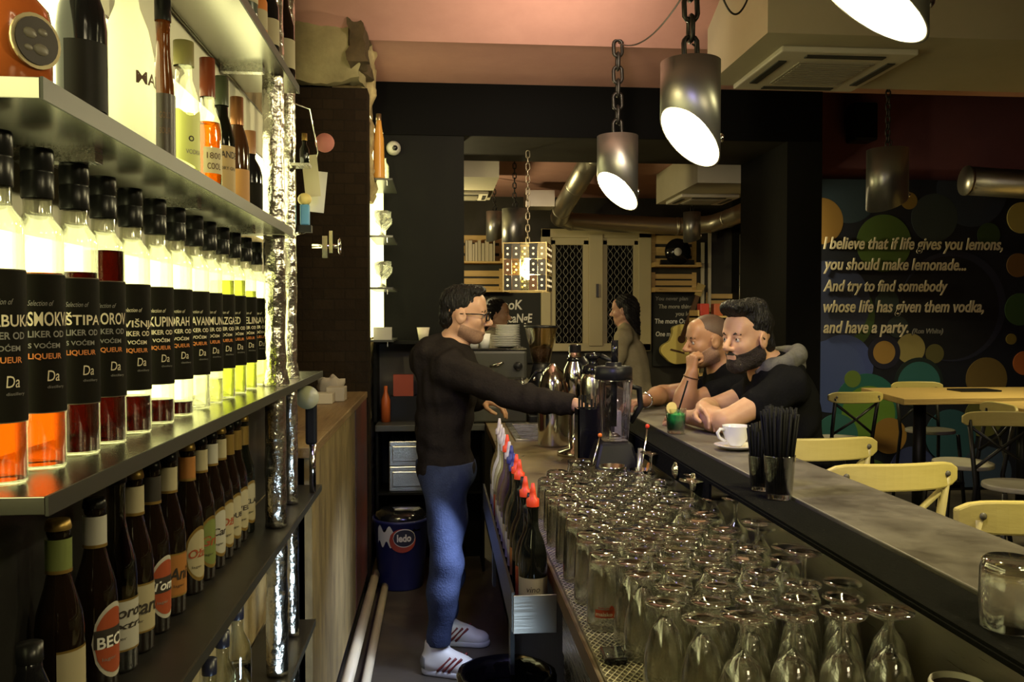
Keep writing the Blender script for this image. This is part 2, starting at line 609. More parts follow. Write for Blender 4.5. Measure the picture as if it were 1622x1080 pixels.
def duct(label, pts, r, parent=None):
    o = MB().tube(pts, r, 20).build('ventilation_duct', DUCT)
    tag(o, label, 'duct', 'ventilation ducts')
    for a, b in zip(pts, pts[1:]):
        a, b = Vector(a), Vector(b)
        nn = max(1, int((b - a).length / 0.8))
        for i in range(nn + 1):
            p = a.lerp(b, i / nn)
            d = (b - a).normalized() * 0.012
            MB().tube([p - d, p + d], r * 1.05, 20).build('clamp_ring', DUCT, o)
    return o


duct('round silver duct that bends below the pink ceiling of the rear room',
     [(1.24, 6.75, 2.93), (1.24, 8.6, 2.72), (1.27, 8.95, 2.68), (1.42, 9.15, 2.66), (2.6, 9.18, 2.62), (2.95, 9.12, 2.64), (3.08, 8.9, 2.68), (3.12, 7.3, 2.74)], 0.095)
duct('blurred silver duct under the ceiling beside the purple wall', [(4.45, 6.9, 2.78), (5.1, 6.85, 2.74), (5.5, 6.5, 2.73), (7.1, 5.9, 2.7)], 0.12)
tag(MB().box((0.86, 8.4, 2.72), (1.14, 8.7, 2.88)).build('ventilation_box', DUCT), 'small metal box on the ceiling beside the bend of the silver duct', 'ventilation box')

# ------------------------------------------------------------------ window in the rear room
wf = mat('window_frame_paint', (0.50, 0.44, 0.25), 0.5)
w = struct(MB().box((1.17, 9.585, 1.30), (2.36, 9.6, 2.56)).build('window_1', mat('night_pane', (0.006, 0.006, 0.006), 0.06)))
fr = MB()
for lo, hi in (((1.14, 9.52, 2.52), (2.40, 9.60, 2.62)), ((1.14, 9.52, 1.24), (2.40, 9.60, 1.33)), ((1.14, 9.52, 1.24), (1.25, 9.60, 2.62)),
               ((2.25, 9.52, 1.24), (2.40, 9.60, 2.62)), ((1.68, 9.50, 1.30), (1.84, 9.60, 2.56)), ((1.25, 9.55, 2.44), (1.70, 9.6, 2.53)),
               ((1.82, 9.55, 2.44), (2.27, 9.6, 2.53)), ((1.25, 9.55, 1.3), (1.31, 9.6, 2.5)), ((1.62, 9.55, 1.3), (1.7, 9.6, 2.5)), ((1.84, 9.55, 1.3), (1.9, 9.6, 2.5)), ((2.2, 9.55, 1.3), (2.28, 9.6, 2.5))):
    fr.box(lo, hi)
f_ = struct(fr.build('window_frame', wf, w, 0.008))
struct(MB().box((1.755, 9.47, 1.85), (1.785, 9.50, 2.0)).build('window_handle', CHROME, w))
lat = MB()
for x0, x1 in ((1.31, 1.62), (1.90, 2.20)):
    for k in range(4):
        cx_ = x0 + (x1 - x0) * (k + .5) / 4
        for sgn in (-1, 1):
            pts = [(cx_ + sgn * 0.03 * math.sin(t * math.pi * 2 / 0.19), 9.577, 1.33 + t) for t in np.linspace(0, 1.12, 36)]
            lat.tube(pts, 0.004, 4)
struct(lat.build('window_grille', mat('window_iron', (0.22, 0.21, 0.16), 0.5), w))
struct(MB().box((3.40, 7.58, 0.0), (RX1, 7.62, 0.1)).build('baseboard_right', BLACK))

# ------------------------------------------------------------------ bar-back shelves on the left
SX0, SX1 = -0.52, -0.375


def shelf(label, z0, z1, ya, yb, m, x0=SX0):
    t = thing('wall_shelf', label, 'shelf', (0, 0, z0), 0, 'shelves behind the bar')
    MB().box((x0, ya, 0), (SX1 - .003, yb, (z1 - z0))).build('board', m, t, 0.001)
    MB().box((SX1 - .003, ya, -.001), (SX1, yb, (z1 - z0) + .0005)).build('front_lip', mat('lip_paint', (0.035, 0.034, 0.026), 0.45), t)
    for yy in np.linspace(ya + .25, yb - .25, 3):
        MB().box((x0, yy - .012, -0.018), (x0 + 0.10, yy + .012, 0.0)).build('bracket', STEEL, t)
    return t


shelf('steel shelf at the top with only its bright underside showing', 2.225, 2.245, 0.3, 2.36, SHELF)
shelf('steel shelf under the mixed spirits, above the row of liqueur bottles', 1.829, 1.849, 0.852, 2.24, SHELF)
shelf('steel shelf under the row of tall liqueur bottles', 1.43, 1.448, 0.85, 2.79, SHELF)
shelf('black shelf under the row of beer bottles', 1.07, 1.088, 0.5, 2.75, DSHELF)
shelf('lowest dark shelf with clear bottles under the beer shelf', 0.69, 0.708, 0.5, 2.6, DSHELF, SX0)

PANEL = mat('light_panel_glow', (0.9, 0.9, 0.6), 0.5, emit=(1.0, 0.97, 0.46), es=3.3)


BACKB = mat('back_board_white', (0.75, 0.73, 0.55), 0.6)


def light_panel(label, z0, zl, z1, yb):
    t = thing('light_panel', label, 'light panel', (-0.53, 0, z0), 0, 'backlit panels behind the bottles')
    MB().box((0.001, 0.25, 0), (0.009, yb, zl - z0)).build('diffuser', PANEL, t)
    MB().box((0.001, 0.25, zl - z0 + .006), (0.007, yb, z1 - z0)).build('upper_board', BACKB, t)
    MB().box((0, 0.25, zl - z0), (0.0095, yb, zl - z0 + .006)).build('frame_strip', STEEL, t)
    MB().box((0, 0.24, z1 - z0), (0.0095, yb + .01, z1 - z0 + .004)).build('frame_strip', STEEL, t)


light_panel('glowing yellow panel behind the mixed spirits', 1.856, 2.09, 2.22, 3.15)
light_panel('glowing yellow panel behind the tall liqueur bottles', 1.455, 1.725, 1.824, 3.15)

# foil wrapped pipes
for r, x, y, lab in ((0.0265, -0.415, 2.20, 'thick foil-wrapped pipe standing through the shelves beside the last liqueur bottle'),
                     (0.0205, -0.425, 2.47, 'thin foil-wrapped pipe at the shelf end, behind the thick one')):
    from mathutils import noise as _mn
    t = thing('foil_pipe', lab, 'pipe', (x, y, 0), 0, 'foil pipes')
    for nm, z0, z1 in (('pipe', 0.0, 0.688), ('pipe', 0.71, 1.068), ('pipe', 1.09, 1.428), ('pipe', 1.45, 1.827 if r > .022 else 3.5)) + ((('pipe', 1.851, 3.5),) if r > .022 else ()):
        pr_ = []
        zz = z0
        mb = MB()
        prof = [(0, z0)] + [(r, z) for z in np.arange(z0, z1, 0.012)] + [(r, z1), (0, z1)]
        mb.lathe(prof, seg=28, rmod=lambda a, z: 1 + 0.10 * _mn.noise(Vector((math.cos(a) * 2, math.sin(a) * 2, z * 14 + x * 50))) + 0.06 * _mn.noise(Vector((math.cos(a) * 6, math.sin(a) * 6, z * 50))))
        mb.build(nm, FOIL, t)
    MB().lathe([(r * 1.2, 1.449), (r * 1.25, 1.455), (r * 1.1, 1.475), (r, 1.49)], seg=18, rmod=lambda a, z: 1 + .1 * math.sin(a * 5)).build('collar', FOIL, t)

# ------------------------------------------------------------------ bottles
CAPM = mat('black_cap', (0.009, 0.009, 0.009), 0.3, spec=.25)
LBLACK = mat('black_label', (0.009, 0.008, 0.006), 0.6, spec=.05)
LEDGE = mat('label_border', (0.10, 0.085, 0.05), 0.5)


def liquid(name, col, rough=0.0):
    if name in MATS:
        return MATS[name]
    m = bpy.data.materials.new(name)
    m.use_nodes = True
    nt = m.node_tree
    nt.nodes.clear()
    out = nt.nodes.new('ShaderNodeOutputMaterial')
    tr = nt.nodes.new('ShaderNodeBsdfTransparent')
    tr.inputs[0].default_value = (*col, 1)
    gl = nt.nodes.new('ShaderNodeBsdfGlossy')
    gl.inputs['Roughness'].default_value = 0.05
    fr = nt.nodes.new('ShaderNodeFresnel')
    fr.inputs[0].default_value = 1.2
    mx = nt.nodes.new('ShaderNodeMixShader')
    nt.links.new(fr.outputs[0], mx.inputs[0])
    nt.links.new(tr.outputs[0], mx.inputs[1])
    nt.links.new(gl.outputs[0], mx.inputs[2])
    nt.links.new(mx.outputs[0], out.inputs[0])
    MATS[name] = m
    return m


BROWNGLASS = mat('brown_beer_glass', (0.009, 0.005, 0.003), 0.06, coat=0.3)
GREENGLASS = mat('dark_green_glass', (0.005, 0.006, 0.004), 0.06, coat=0.3)


def bottle(name, label, loc, prof, gm, cap=None, liq=None, labels=(), texts=(), group=None, extra=None, rz=0.0, seg=24, neck=()):
    """glass body; cap (material, profile); liquid (material, fill height); labels (r,a0,a1,z0,z1,material,shape); texts on the labels"""
    t = thing(name, label, 'bottle', loc, rz, group)
    MB().lathe([(0, 0.0)] + list(prof), seg=seg).build('glass_body', gm, t)
    if cap:
        MB().lathe(cap[1], seg=20).build('cap', cap[0], t, 0)
    if liq:
        zs, rs_ = [q[1] for q in prof], [q[0] for q in prof]
        hz = [0.006] + [z for z in zs if 0.006 < z < liq[1]] + [liq[1]]
        lp = [(0, 0.006)] + [(float(np.interp(z, zs, rs_)) * 0.94, z) for z in hz] + [(0, liq[1])]
        MB().lathe(lp, seg=seg).build('liquid', liq[0], t)
    if labels or texts:
        lb, ms = MB(), []

        def mi(m):
            if m not in ms:
                ms.append(m)
            return ms.index(m)
        for L in labels:
            patch(lb, L[0], math.radians(L[1]), math.radians(L[2]), L[3], L[4], mi(L[5]), 14, L[6] if len(L) > 6 else None)
        for s, r, a, z, w, h, m, sh, bo in texts:
            tv, tf = text_geo(s, 1, sh, bo, w=w, h=h)
            if len(tv):
                lb.add(wrap(tv, r, math.radians(a), z), tf, mi(m))
        lb.build('label', ms, t)
    if neck:
        lb, ms = MB(), []
        for L in neck:
            ms.append(L[5])
            patch(lb, L[0], math.radians(L[1]), math.radians(L[2]), L[3], L[4], len(ms) - 1, 14)
        lb.build('neck_label', ms, t)
    if extra:
        extra(t)
    return t


LIQ_PROF = [(0.0245, 0.0), (0.0262, 0.004), (0.0262, 0.264), (0.0245, 0.273), (0.0170, 0.283), (0.0150, 0.290), (0.0150, 0.318), (0.0150, 0.345), (0.0, 0.345)]
LIQ_CAP = (CAPM, [(0.0165, 0.306), (0.0172, 0.308), (0.0172, 0.334), (0.0164, 0.335), (0.0164, 0.337), (0.0172, 0.338), (0.0172, 0.358), (0.0165, 0.362), (0, 0.362)])
AMBER = liquid('amber_liqueur', (0.74, 0.27, 0.045))
DARKL = liquid('dark_liqueur', (0.14, 0.03, 0.02))
PALE = liquid('pale_liqueur', (0.93, 0.93, 0.62))
GREENL = liquid('green_liqueur', (0.86, 0.90, 0.36))
ROSE = liquid('clear_liqueur', (0.985, 0.98, 0.92))
liqs = [  # name on label, photo column, liquid, fill, words for the label
    ('JABUKA', -4, AMBER, 0.215, 'amber'), ('SMOKVA', 63, AMBER, 0.222, 'amber'), ('ŠTIPA', 121, DARKL, 0.228, 'dark red'),
    ('BOROV', 166, DARKL, 0.262, 'almost black'), ('VIŠNJA', 209, DARKL, 0.056, 'nearly empty cherry'), ('KUPINA', 248, DARKL, 0.040, 'nearly empty dark'),
    ('ORAH', 280, DARKL, 0.026, 'empty walnut'), ('LAVANDA', 309, ROSE, 0.10, 'clear'), ('LIMUN', 331, PALE, 0.05, 'pale yellow'),
    ('BAZGA', 352, GREENL, 0.25, 'yellow-green'), ('MED', 371, GREENL, 0.255, 'yellow-green'), ('PELIN', 389, GREENL, 0.235, 'yellow-green'),
    ('TRAVA', 406, PALE, 0.22, 'pale yellow'), ('JAGODA', 449, PALE, 0.22, 'pale yellow')]
ords = ['first', 'second', 'third', 'fourth', 'fifth', 'sixth', 'seventh', 'eighth', 'ninth', 'tenth', 'eleventh', 'twelfth', 'thirteenth', 'fourteenth', 'fifteenth', 'sixteenth',
        'seventeenth', 'eighteenth', 'nineteenth', 'twentieth']
for i, (nm, u, lq, fill, words_) in enumerate(liqs):
    X = -0.452 - 0.0009 * min(i, 13)
    p = P(u, 560, X=X)
    view = math.degrees(math.atan2(-p.y, -X))
    R = 0.0269
    lz0, lz1, tz = 0.065, 0.221, 0.200 if i > 3 else 0.205
    a_t = view - 24
    tx = [('Selection of', R + .0007, a_t, tz - 0.020, 0.027, 0.006, GREYTXT if i < 4 else CREAMTXT, 0.4, 0),
          (nm, R + .0007, a_t, tz - 0.042, 0.0088 * len(nm), 0.0158, CREAMTXT, 0, 0.015),
          ('LIKER OD', R + .0007, a_t, tz - 0.055, 0.040, 0.0075, CREAMTXT if i > 3 else GREYTXT, 0, 0.02),
          ('S VOĆEM', R + .0007, a_t, tz - 0.067, 0.034, 0.0075, CREAMTXT if i > 3 else GREYTXT, 0, 0.02),
          ('LIQUEUR', R + .0007, a_t, tz - 0.079, 0.036, 0.0075, ORANGETXT, 0, 0.02),
          ('Da', R + .0007, view + 15, lz0 + 0.036, 0.014, 0.012, CREAMTXT, 0.1, 0), ('distillery', R + .0007, view + 15, lz0 + 0.028, 0.02, 0.004, GREYTXT, 0, 0)]
    lb = [(R, view - 66, view + 140, lz0, lz1, LEDGE), (R + .0003, view - 64, view + 138, lz0 + .0012, lz1 - .0012, LBLACK)]
    bottle('liqueur_bottle', f'tall {words_} liqueur bottle, black cap and label, {ords[i]} in the lit row', (p.x, p.y, 1.4483), LIQ_PROF, CLEAR2,
           LIQ_CAP, (lq, fill), lb, tx, 'liqueur bottles on the lit shelf')

# ---- mixed spirits on the shelf above
def at_shelf(u, X=-0.45):
    p = P(u, 400, X=X)
    return p.x, p.y


Z1 = 1.8493
ORANGEG = mat('orange_ceramic', (0.50, 0.13, 0.03), 0.15, noise=(0.36, 0.075, 0.015), nscale=5, coat=0.6)
x, y = -0.448, 0.935


def seal(t):
    view = math.atan2(-0.93, 0.45)
    M = Matrix.Rotation(view + 0.62, 4, 'Z')
    mb = MB()
    for r, d, mi_ in ((0.028, 0.0, 0), (0.024, 0.0012, 1)):
        pts = [(r * math.cos(k * math.pi / 12), r * math.sin(k * math.pi / 12)) for k in range(24)]
        F = M @ Matrix.Translation((0.0445, 0, 0.052)) @ Matrix.Rotation(math.pi / 2, 4, 'Y')
        mb.prism(pts, -0.001 + d, 0.0015 + d, mi_, F)
    for k, (dx, dy, r) in enumerate(((-.008, .006, .008), (.006, .01, .006), (.004, -.008, .009), (-.01, -.009, .005))):
        mb.sphere((0, 0, 0), (0.0016, r, r * .7), 2, 10, M @ Matrix.Translation((0.047, dx, 0.052 + dy)))
    mb.build('seal', [mat('gilt', (0.5, 0.42, 0.25), 0.35, 1.0), mat('dark_seal', (0.04, 0.03, 0.025), 0.4), mat('seal_relief', (0.17, 0.15, 0.11), 0.4)], t)


bottle('round_bottle', 'squat orange bottle with a round dark seal, at the near end of the upper shelf', (x, y, Z1),
       [(0.038, 0), (0.043, 0.004), (0.0435, 0.075), (0.040, 0.092), (0.026, 0.108), (0.015, 0.118), (0.014, 0.19), (0, 0.19)], ORANGEG,
       (mat('cork_brown', (0.12, 0.05, 0.02), 0.5), [(0.0155, 0.175), (0.0155, 0.205), (0, 0.205)]), None, (), (), 'spirits on the upper shelf', seal)
bottle('dark_bottle', 'tall black glass bottle with a brown neck label, between the orange and the white bottle', (*at_shelf(134), Z1),
       [(0.028, 0), (0.030, 0.004), (0.030, 0.135), (0.027, 0.16), (0.017, 0.19), (0.0145, 0.21), (0.0145, 0.27), (0, 0.27)], GLOSSBLACK,
       (CAPM, [(0.016, 0.25), (0.016, 0.29), (0, 0.29)]), None,
       [(0.0305, -110, 0, 0.03, 0.115, mat('charcoal_label', (0.010, 0.009, 0.008), 0.5, spec=.1)), ],
       (), 'spirits on the upper shelf')
FROST = mat('frosted_white_glass', (0.95, 0.95, 0.90), 0.3, trans=0.0, emit=(1, 0.97, 0.6), es=0.0, coat=0.2, sss=0.6)
_fb = FROST.node_tree.nodes['Principled BSDF']
_tl = FROST.node_tree.nodes.new('ShaderNodeBsdfTranslucent')
_tl.inputs[0].default_value = (0.95, 0.95, 0.85, 1)
_mx = FROST.node_tree.nodes.new('ShaderNodeMixShader')
_mx.inputs[0].default_value = 0.7
_ou = [n_ for n_ in FROST.node_tree.nodes if n_.type == 'OUTPUT_MATERIAL'][0]
FROST.node_tree.links.new(_fb.outputs[0], _mx.inputs[1])
FROST.node_tree.links.new(_tl.outputs[0], _mx.inputs[2])
FROST.node_tree.links.new(_mx.outputs[0], _ou.inputs[0])
px, py = at_shelf(206)
vw = math.degrees(math.atan2(-py, -px))
bottle('white_rum_bottle', 'white frosted rum bottle with brown lettering, third on the upper shelf', (px, py, Z1),
       [(0.034, 0), (0.0365, 0.004), (0.0375, 0.10), (0.036, 0.15), (0.028, 0.19), (0.017, 0.22), (0.0145, 0.24), (0.0145, 0.28), (0, 0.28)], FROST,
       (FROST, [(0.016, 0.265), (0.016, 0.305), (0, 0.305)]), None, (),
       [('MALIBU', 0.0381, vw + 16, 0.105, 0.085, 0.018, BROWNTXT, 0, 0.02)],
       'spirits on the upper shelf')
px, py = at_shelf(262)
bottle('amber_bottle', 'slim dark amber bottle with black label, right beside the white rum bottle', (px, py, Z1),
       [(0.0155, 0), (0.017, 0.004), (0.0175, 0.10), (0.016, 0.15), (0.011, 0.20), (0.0105, 0.23), (0.0125, 0.26), (0, 0.26)], mat('amber_glass', (0.10, 0.028, 0.006), 0.05, coat=0.5),
       (CAPM, [(0.013, 0.255), (0.013, 0.29), (0, 0.29)]), None, [(0.0180, -150, 30, 0.0, 0.135, mat('dark_brown_label', (0.02, 0.012, 0.008), 0.4))],
       [('GOLD', .0184, -95, .095, .018, .010, BROWNTXT, 0, 0), ('SOUR', .0184, -95, .07, .018, .010, BROWNTXT, 0, 0)], 'spirits on the upper shelf')
px, py = at_shelf(294)
vw = math.degrees(math.atan2(-py, -px))
bottle('clear_bottle', 'clear bottle with yellow-green label and lifted cap, in the middle of the upper shelf', (px, py, Z1),
       [(0.024, 0), (0.0262, 0.004), (0.0262, 0.13), (0.0245, 0.16), (0.0150, 0.19), (0.0145, 0.20), (0.0145, 0.225), (0, 0.225)], CLEAR2,
       (mat('olive_cap', (0.20, 0.18, 0.06), 0.4), [(0.0175, 0.215), (0.0175, 0.258), (0, 0.258)]), (PALE, 0.13),
       [(0.0266, vw - 50, vw + 90, 0.04, 0.135, mat('lime_label', (0.62, 0.66, 0.18), 0.5), lambda t: (0.055 - 0.03 * t, 0.13 + 0.006 * math.sin(t * 9)))],
       [('o', .0270, vw + 15, .08, .010, .010, DARKTXT, 0, .01), ('VODKA', .0270, vw + 5, .058, .03, .008, GREYTXT, 0, 0)], 'spirits on the upper shelf')
px, py = at_shelf(331)
bottle('whiskey_bottle', 'amber whiskey bottle with a cream label, right of the clear bottle', (px, py, Z1),
       [(0.024, 0), (0.026, 0.004), (0.026, 0.135), (0.023, 0.155), (0.013, 0.18), (0.0125, 0.25), (0, 0.25)], CLEAR2,
       (mat('red_brown_cap', (0.16, 0.035, 0.012), 0.3), [(0.0145, 0.20), (0.0145, 0.275), (0, 0.275)]), (liquid('whiskey', (0.78, 0.33, 0.05)), 0.15),
       [(0.0264, -95, 50, 0.05, 0.10, mat('cream_label', (0.55, 0.47, 0.27), 0.6))],
       [('1800', .0268, -80, .078, .03, .012, BROWNTXT, 0, 0), ('COOL', .0268, -78, .058, .028, .012, BROWNTXT, 0, .01)], 'spirits on the upper shelf')
px, py = at_shelf(353)
bottle('green_bottle', 'dark green bottle with white capital letters, behind the amber whiskey', (px, py, Z1),
       [(0.024, 0), (0.026, 0.004), (0.026, 0.14), (0.021, 0.165), (0.013, 0.19), (0.0125, 0.25), (0, 0.25)], GREENGLASS,
       (mat('green_cap', (0.05, 0.06, 0.03), 0.35), [(0.0145, 0.21), (0.0145, 0.27), (0, 0.27)]), None,
       [(0.0264, -110, 50, 0.03, 0.125, mat('wood_label', (0.42, 0.30, 0.13), 0.6))], [('ANDER', .0268, -82, .10, .05, .014, DARKTXT, 0, .02), ('DRY GIN', .0268, -82, .075, .035, .007, DARKTXT, 0, 0)],
       'spirits on the upper shelf')
px, py = at_shelf(377)
bottle('brown_bottle', 'brown bottle with an orange label low on its side, sixth from the last pipe', (px, py, Z1),
       [(0.024, 0), (0.026, 0.004), (0.026, 0.15), (0.021, 0.175), (0.013, 0.2), (0.0125, 0.24), (0, 0.24)], mat('cola_glass', (0.05, 0.02, 0.008), 0.08, coat=.4),
       (mat('copper_cap', (0.30, 0.13, 0.05), 0.3, 0.6), [(0.0145, 0.2), (0.0145, 0.262), (0, 0.262)]), None, [(0.0264, -120, 40, 0.03, 0.10, mat('orange_label', (0.45, 0.22, 0.06), 0.6))], (), 'spirits on the upper shelf')
px, py = at_shelf(397)
bottle('black_box_bottle', 'black bottle with rounded shoulders just left of the thick foil pipe', (px, py, Z1),
       [(0.026, 0), (0.029, 0.004), (0.029, 0.11), (0.024, 0.13), (0.013, 0.15), (0.0125, 0.19), (0, 0.19)], GLOSSBLACK,
       (mat('tan_cap', (0.33, 0.16, 0.07), 0.4), [(0.0145, 0.16), (0.0145, 0.215), (0, 0.215)]), None, [(0.0294, -120, 40, 0.03, 0.09, LBLACK)], (), 'spirits on the upper shelf')

# ---- bottles on the topmost shelf, of which only the lower ends show
for u, m, lab, h in ((446, mat('grey_green_glass', (0.06, 0.07, 0.055), 0.2), 'grey bottle on the topmost shelf before the foil pipe', .2),):
    pass

# ---- beer bottles on the black shelf
BEER = [(0.026, 0.0), (0.029, 0.005), (0.029, 0.125), (0.027, 0.145), (0.018, 0.175), (0.0135, 0.195), (0.0125, 0.235), (0.0140, 0.24), (0.0140, 0.25), (0, 0.25)]
CROWN = [(0.0155, 0.244), (0.0160, 0.247), (0.0140, 0.256), (0, 0.257)]
GOLDF = mat('gold_foil', (0.34, 0.22, 0.06), 0.4, 0.7)
CRM = mat('paper_cream', (0.36, 0.31, 0.19), 0.6)
WHTP = mat('paper_white', (0.40, 0.38, 0.32), 0.6)
REDP = mat('paper_red', (0.30, 0.06, 0.02), 0.5)
GRNP = mat('paper_green', (0.15, 0.18, 0.05), 0.5)
BLKP = mat('paper_black', (0.03, 0.025, 0.02), 0.5)
ORGP = mat('paper_orange', (0.32, 0.13, 0.03), 0.5)
oval = lambda zc, h: (lambda t: (zc - h * math.sqrt(max(0, 1 - (2 * t - 1) ** 2)), zc + h * math.sqrt(max(0, 1 - (2 * t - 1) ** 2))))
Z3 = 1.0883
beers = [  # u, glass, neck paper, main paper, shape?, words, lines
    (92, 'brown', GRNP, CRM, None, 'with green neck foil and a cream pear label', [('SOME', .05, .012, DARKTXT)], 1.07),
    (150, 'brown', WHTP, REDP, 'oval', 'with a red oval label and white neck paper', [('BECK', .07, .017, WHITETXT)], 1.08),
    (184, 'clear', None, WHTP, None, 'with clear neck and white printed label', [('Coron', .085, .017, DARKTXT), ('Extra', .068, .011, DARKTXT)], 1.16),
    (212, 'brown', CRM, CRM, None, 'with cream neck and flowing script', [('Staro', .065, .024, DARKTXT)], 1.13),
    (240, 'brown', BLKP, REDP, 'oval', 'with a red and gold oval label', [('Tom', .075, .016, WHITETXT)], 1.13),
    (267, 'brown', CRM, ORGP, None, 'with an orange label and dark script', [('Ani', .065, .022, DARKTXT)], 1.13),
    (297, 'brown', ORGP, CRM, 'oval', 'with amber neck and a cream oval label', [('Ožu', .072, .017, REDP)], 1.13),
    (317, 'brown', CRM, GRNP, 'oval', 'with pale neck and an olive oval label', [('Gri', .072, .020, REDP)], 1.13),
    (334, 'brown', WHTP, WHTP, 'oval', 'with white neck and a pale blue oval label', [('Car', .072, .016, DARKTXT)], 1.13),
    (348, 'brown', CRM, CRM, 'oval', 'with cream neck and a red lettered oval', [('Oži', .075, .017, REDP)], 1.13),
    (361, 'brown', GOLDF, CRM, 'oval', 'with gold neck and a curved black inscription', [('DUBLA', .075, .012, DARKTXT)], 1.13),
    (373, 'brown', GOLDF, CRM, 'oval', 'with gold neck and a pale ring label', [('VELE', .075, .012, DARKTXT)], 1.13),
    (385, 'green', GOLDF, CRM, 'oval', 'of green glass with a pale ring label', [('ZLAT', .075, .012, DARKTXT)], 1.13)]
for i, (u, gk, neck, main, shp, words_, lines, hs) in enumerate(beers):
    X = -0.487
    p = P(u, 830, X=X)
    vw = math.degrees(math.atan2(-p.y, -X))
    gm = {'brown': BROWNGLASS, 'green': GREENGLASS, 'clear': clear_glass('smoked_glass', (0.45, 0.42, 0.32), 0.04, .05)}[gk]
    labs = []
    R = 0.0294
    a0, a1 = vw - 8 - (30 if i in (2, 3) else 0), vw + 118
    if shp == 'oval':
        labs += [(R, a0 - 4, a1, 0, 0, WHTP if main is REDP else GOLDF, oval(0.078, 0.053)), (R + .0004, a0 + 2, a1 - 6, 0, 0, main, oval(0.078, 0.046))]
    else:
        labs += [(R, a0, a1, 0.034, 0.112, GOLDF), (R + .0003, a0, a1, 0.037, 0.109, main)]
    if shp == 'oval' and main is REDP:
        labs.append((R + .0007, a0 + 2, a1 - 6, 0.070, 0.096, BLKP))
    tx = [(s, R + .0012, a0 + (10 if shp else 5), z, 0.0125 * len(s) * 1.1, h, m_, 0.25 if s[1:].islower() else 0, 0.02) for s, z, h, m_ in lines]
    tx.append(('lager', R + .0012, a0 + 22, 0.052, 0.022, 0.006, GREYTXT if main is REDP else DARKTXT, 0, 0))
    nk = []
    if neck:
        nk = [(0.0158, -180, 60, 0.197 * hs, 0.234 * hs, neck), (0.0161, -180, 60, 0.193 * hs, 0.1972 * hs, GOLDF)]
    bottle('beer_bottle', f'{gk} beer bottle {words_}, {ords[i]} from camera', (p.x, p.y, Z3), [(r, z * hs) for r, z in BEER], gm,
           (CAPM if i % 3 else GOLDF, [(r, z * hs) for r, z in CROWN]), None, labs, tx, 'beer bottles on the black shelf', None, 0, 24, nk)
# dark blurred thing at the near end of the beer shelf
px, py, _ = P(22, 1000, X=-0.445)
bottle('stout_bottle', 'out of focus dark bottle at the bottom left corner of the beer shelf', (-0.455, 0.98, Z3), [(0.024, 0), (0.026, .004), (0.026, .10), (.02, .12), (.013, .14), (.0125, .16), (0, .16)], GLOSSBLACK,
       (CAPM, [(.014, .15), (.014, .17), (0, .17)]), None, [(.0264, -110, 30, .02, .07, ORGP)], (), 'beer bottles on the black shelf')
# clear bottles on the lowest shelf
for i, (u, h, w_) in enumerate(((305, .215, 'blue-capped'), (331, .245, 'tall'), (352, .262, 'slender'), (376, .275, 'round-shouldered'))):
    p = P(u, 1000, X=-0.45)
    bottle('gin_bottle', f'{w_} clear bottle with dark stopper on the lowest shelf, {ords[i]} from the camera', (p.x, p.y, 0.7083),
           [(0.028, 0), (0.03, .004), (0.03, h * .6), (.026, h * .68), (.013, h * .78), (.0125, h * .95), (0, h * .95)], CLEAR2,
           (mat('navy_cap', (0.015, 0.016, 0.03), .3), [(.0145, h * .88), (.0145, h), (0, h)]), (ROSE, h * .5), (), (), 'clear bottles on the lowest shelf')

# ------------------------------------------------------------------ black back board behind the beers and the clear bottles
tag(MB().box((-0.529, 0.3, 1.09), (-0.522, 2.78, 1.426)).build('back_board', DSHELF), 'black board behind the row of beer bottles', 'board')

# ------------------------------------------------------------------ wooden sideboard against the recess
t = thing('side_counter', 'rough wooden counter beyond the shelves, its pale board side facing the aisle', 'counter', (-0.41, 2.79, 0))
MB().box((-.535, .42, 1.165), (0.0, 2.115, 1.20)).box((-.105, 0, 1.165), (0.0, .42, 1.20)).build('worktop', wood('counter_wood', (0.24, 0.16, 0.07), (0.16, 0.10, 0.045), 5, 'Y', 0.45), t, 0.004)
MB().box((-0.03, 0.02, 0.16), (-0.006, 1.45, 1.165)).build('side_panel', OSB, t)
MB().box((-.03, 1.47, 0.16), (-.004, 2.11, 1.165)).build('side_panel', mat('poster_panel', (0.05, 0.035, 0.025), 0.5, noise=(0.16, 0.035, 0.02), nscale=3), t)
MB().box((-.52, 0.43, 0.0), (-.06, 2.1, 1.165)).box((-.10, .03, 0), (-.06, .43, 1.165)).build('carcass', BLACK, t)
MB().box((-0.06, 0.0, 0.08), (-0.008, 2.1, 0.155)).build('kickboard', GLOSSBLACK, t)
t = MB().tube([(-0.385, 2.95, 0.12), (-0.385, 5.70, 0.075)], 0.026, 14).build('floor_pipe', mat('ivory_pipe', (0.62, 0.55, 0.38), 0.4))
tag(t, 'ivory pipe lying along the foot of the wooden counter', 'pipe')
t = MB().tube([(-0.325, 2.6, 0.025), (-0.325, 5.70, 0.025)], 0.022, 12).build('floor_pipe', mat('ivory_pipe', ()))
tag(t, 'lower ivory pipe on the floor beside the aisle', 'pipe')

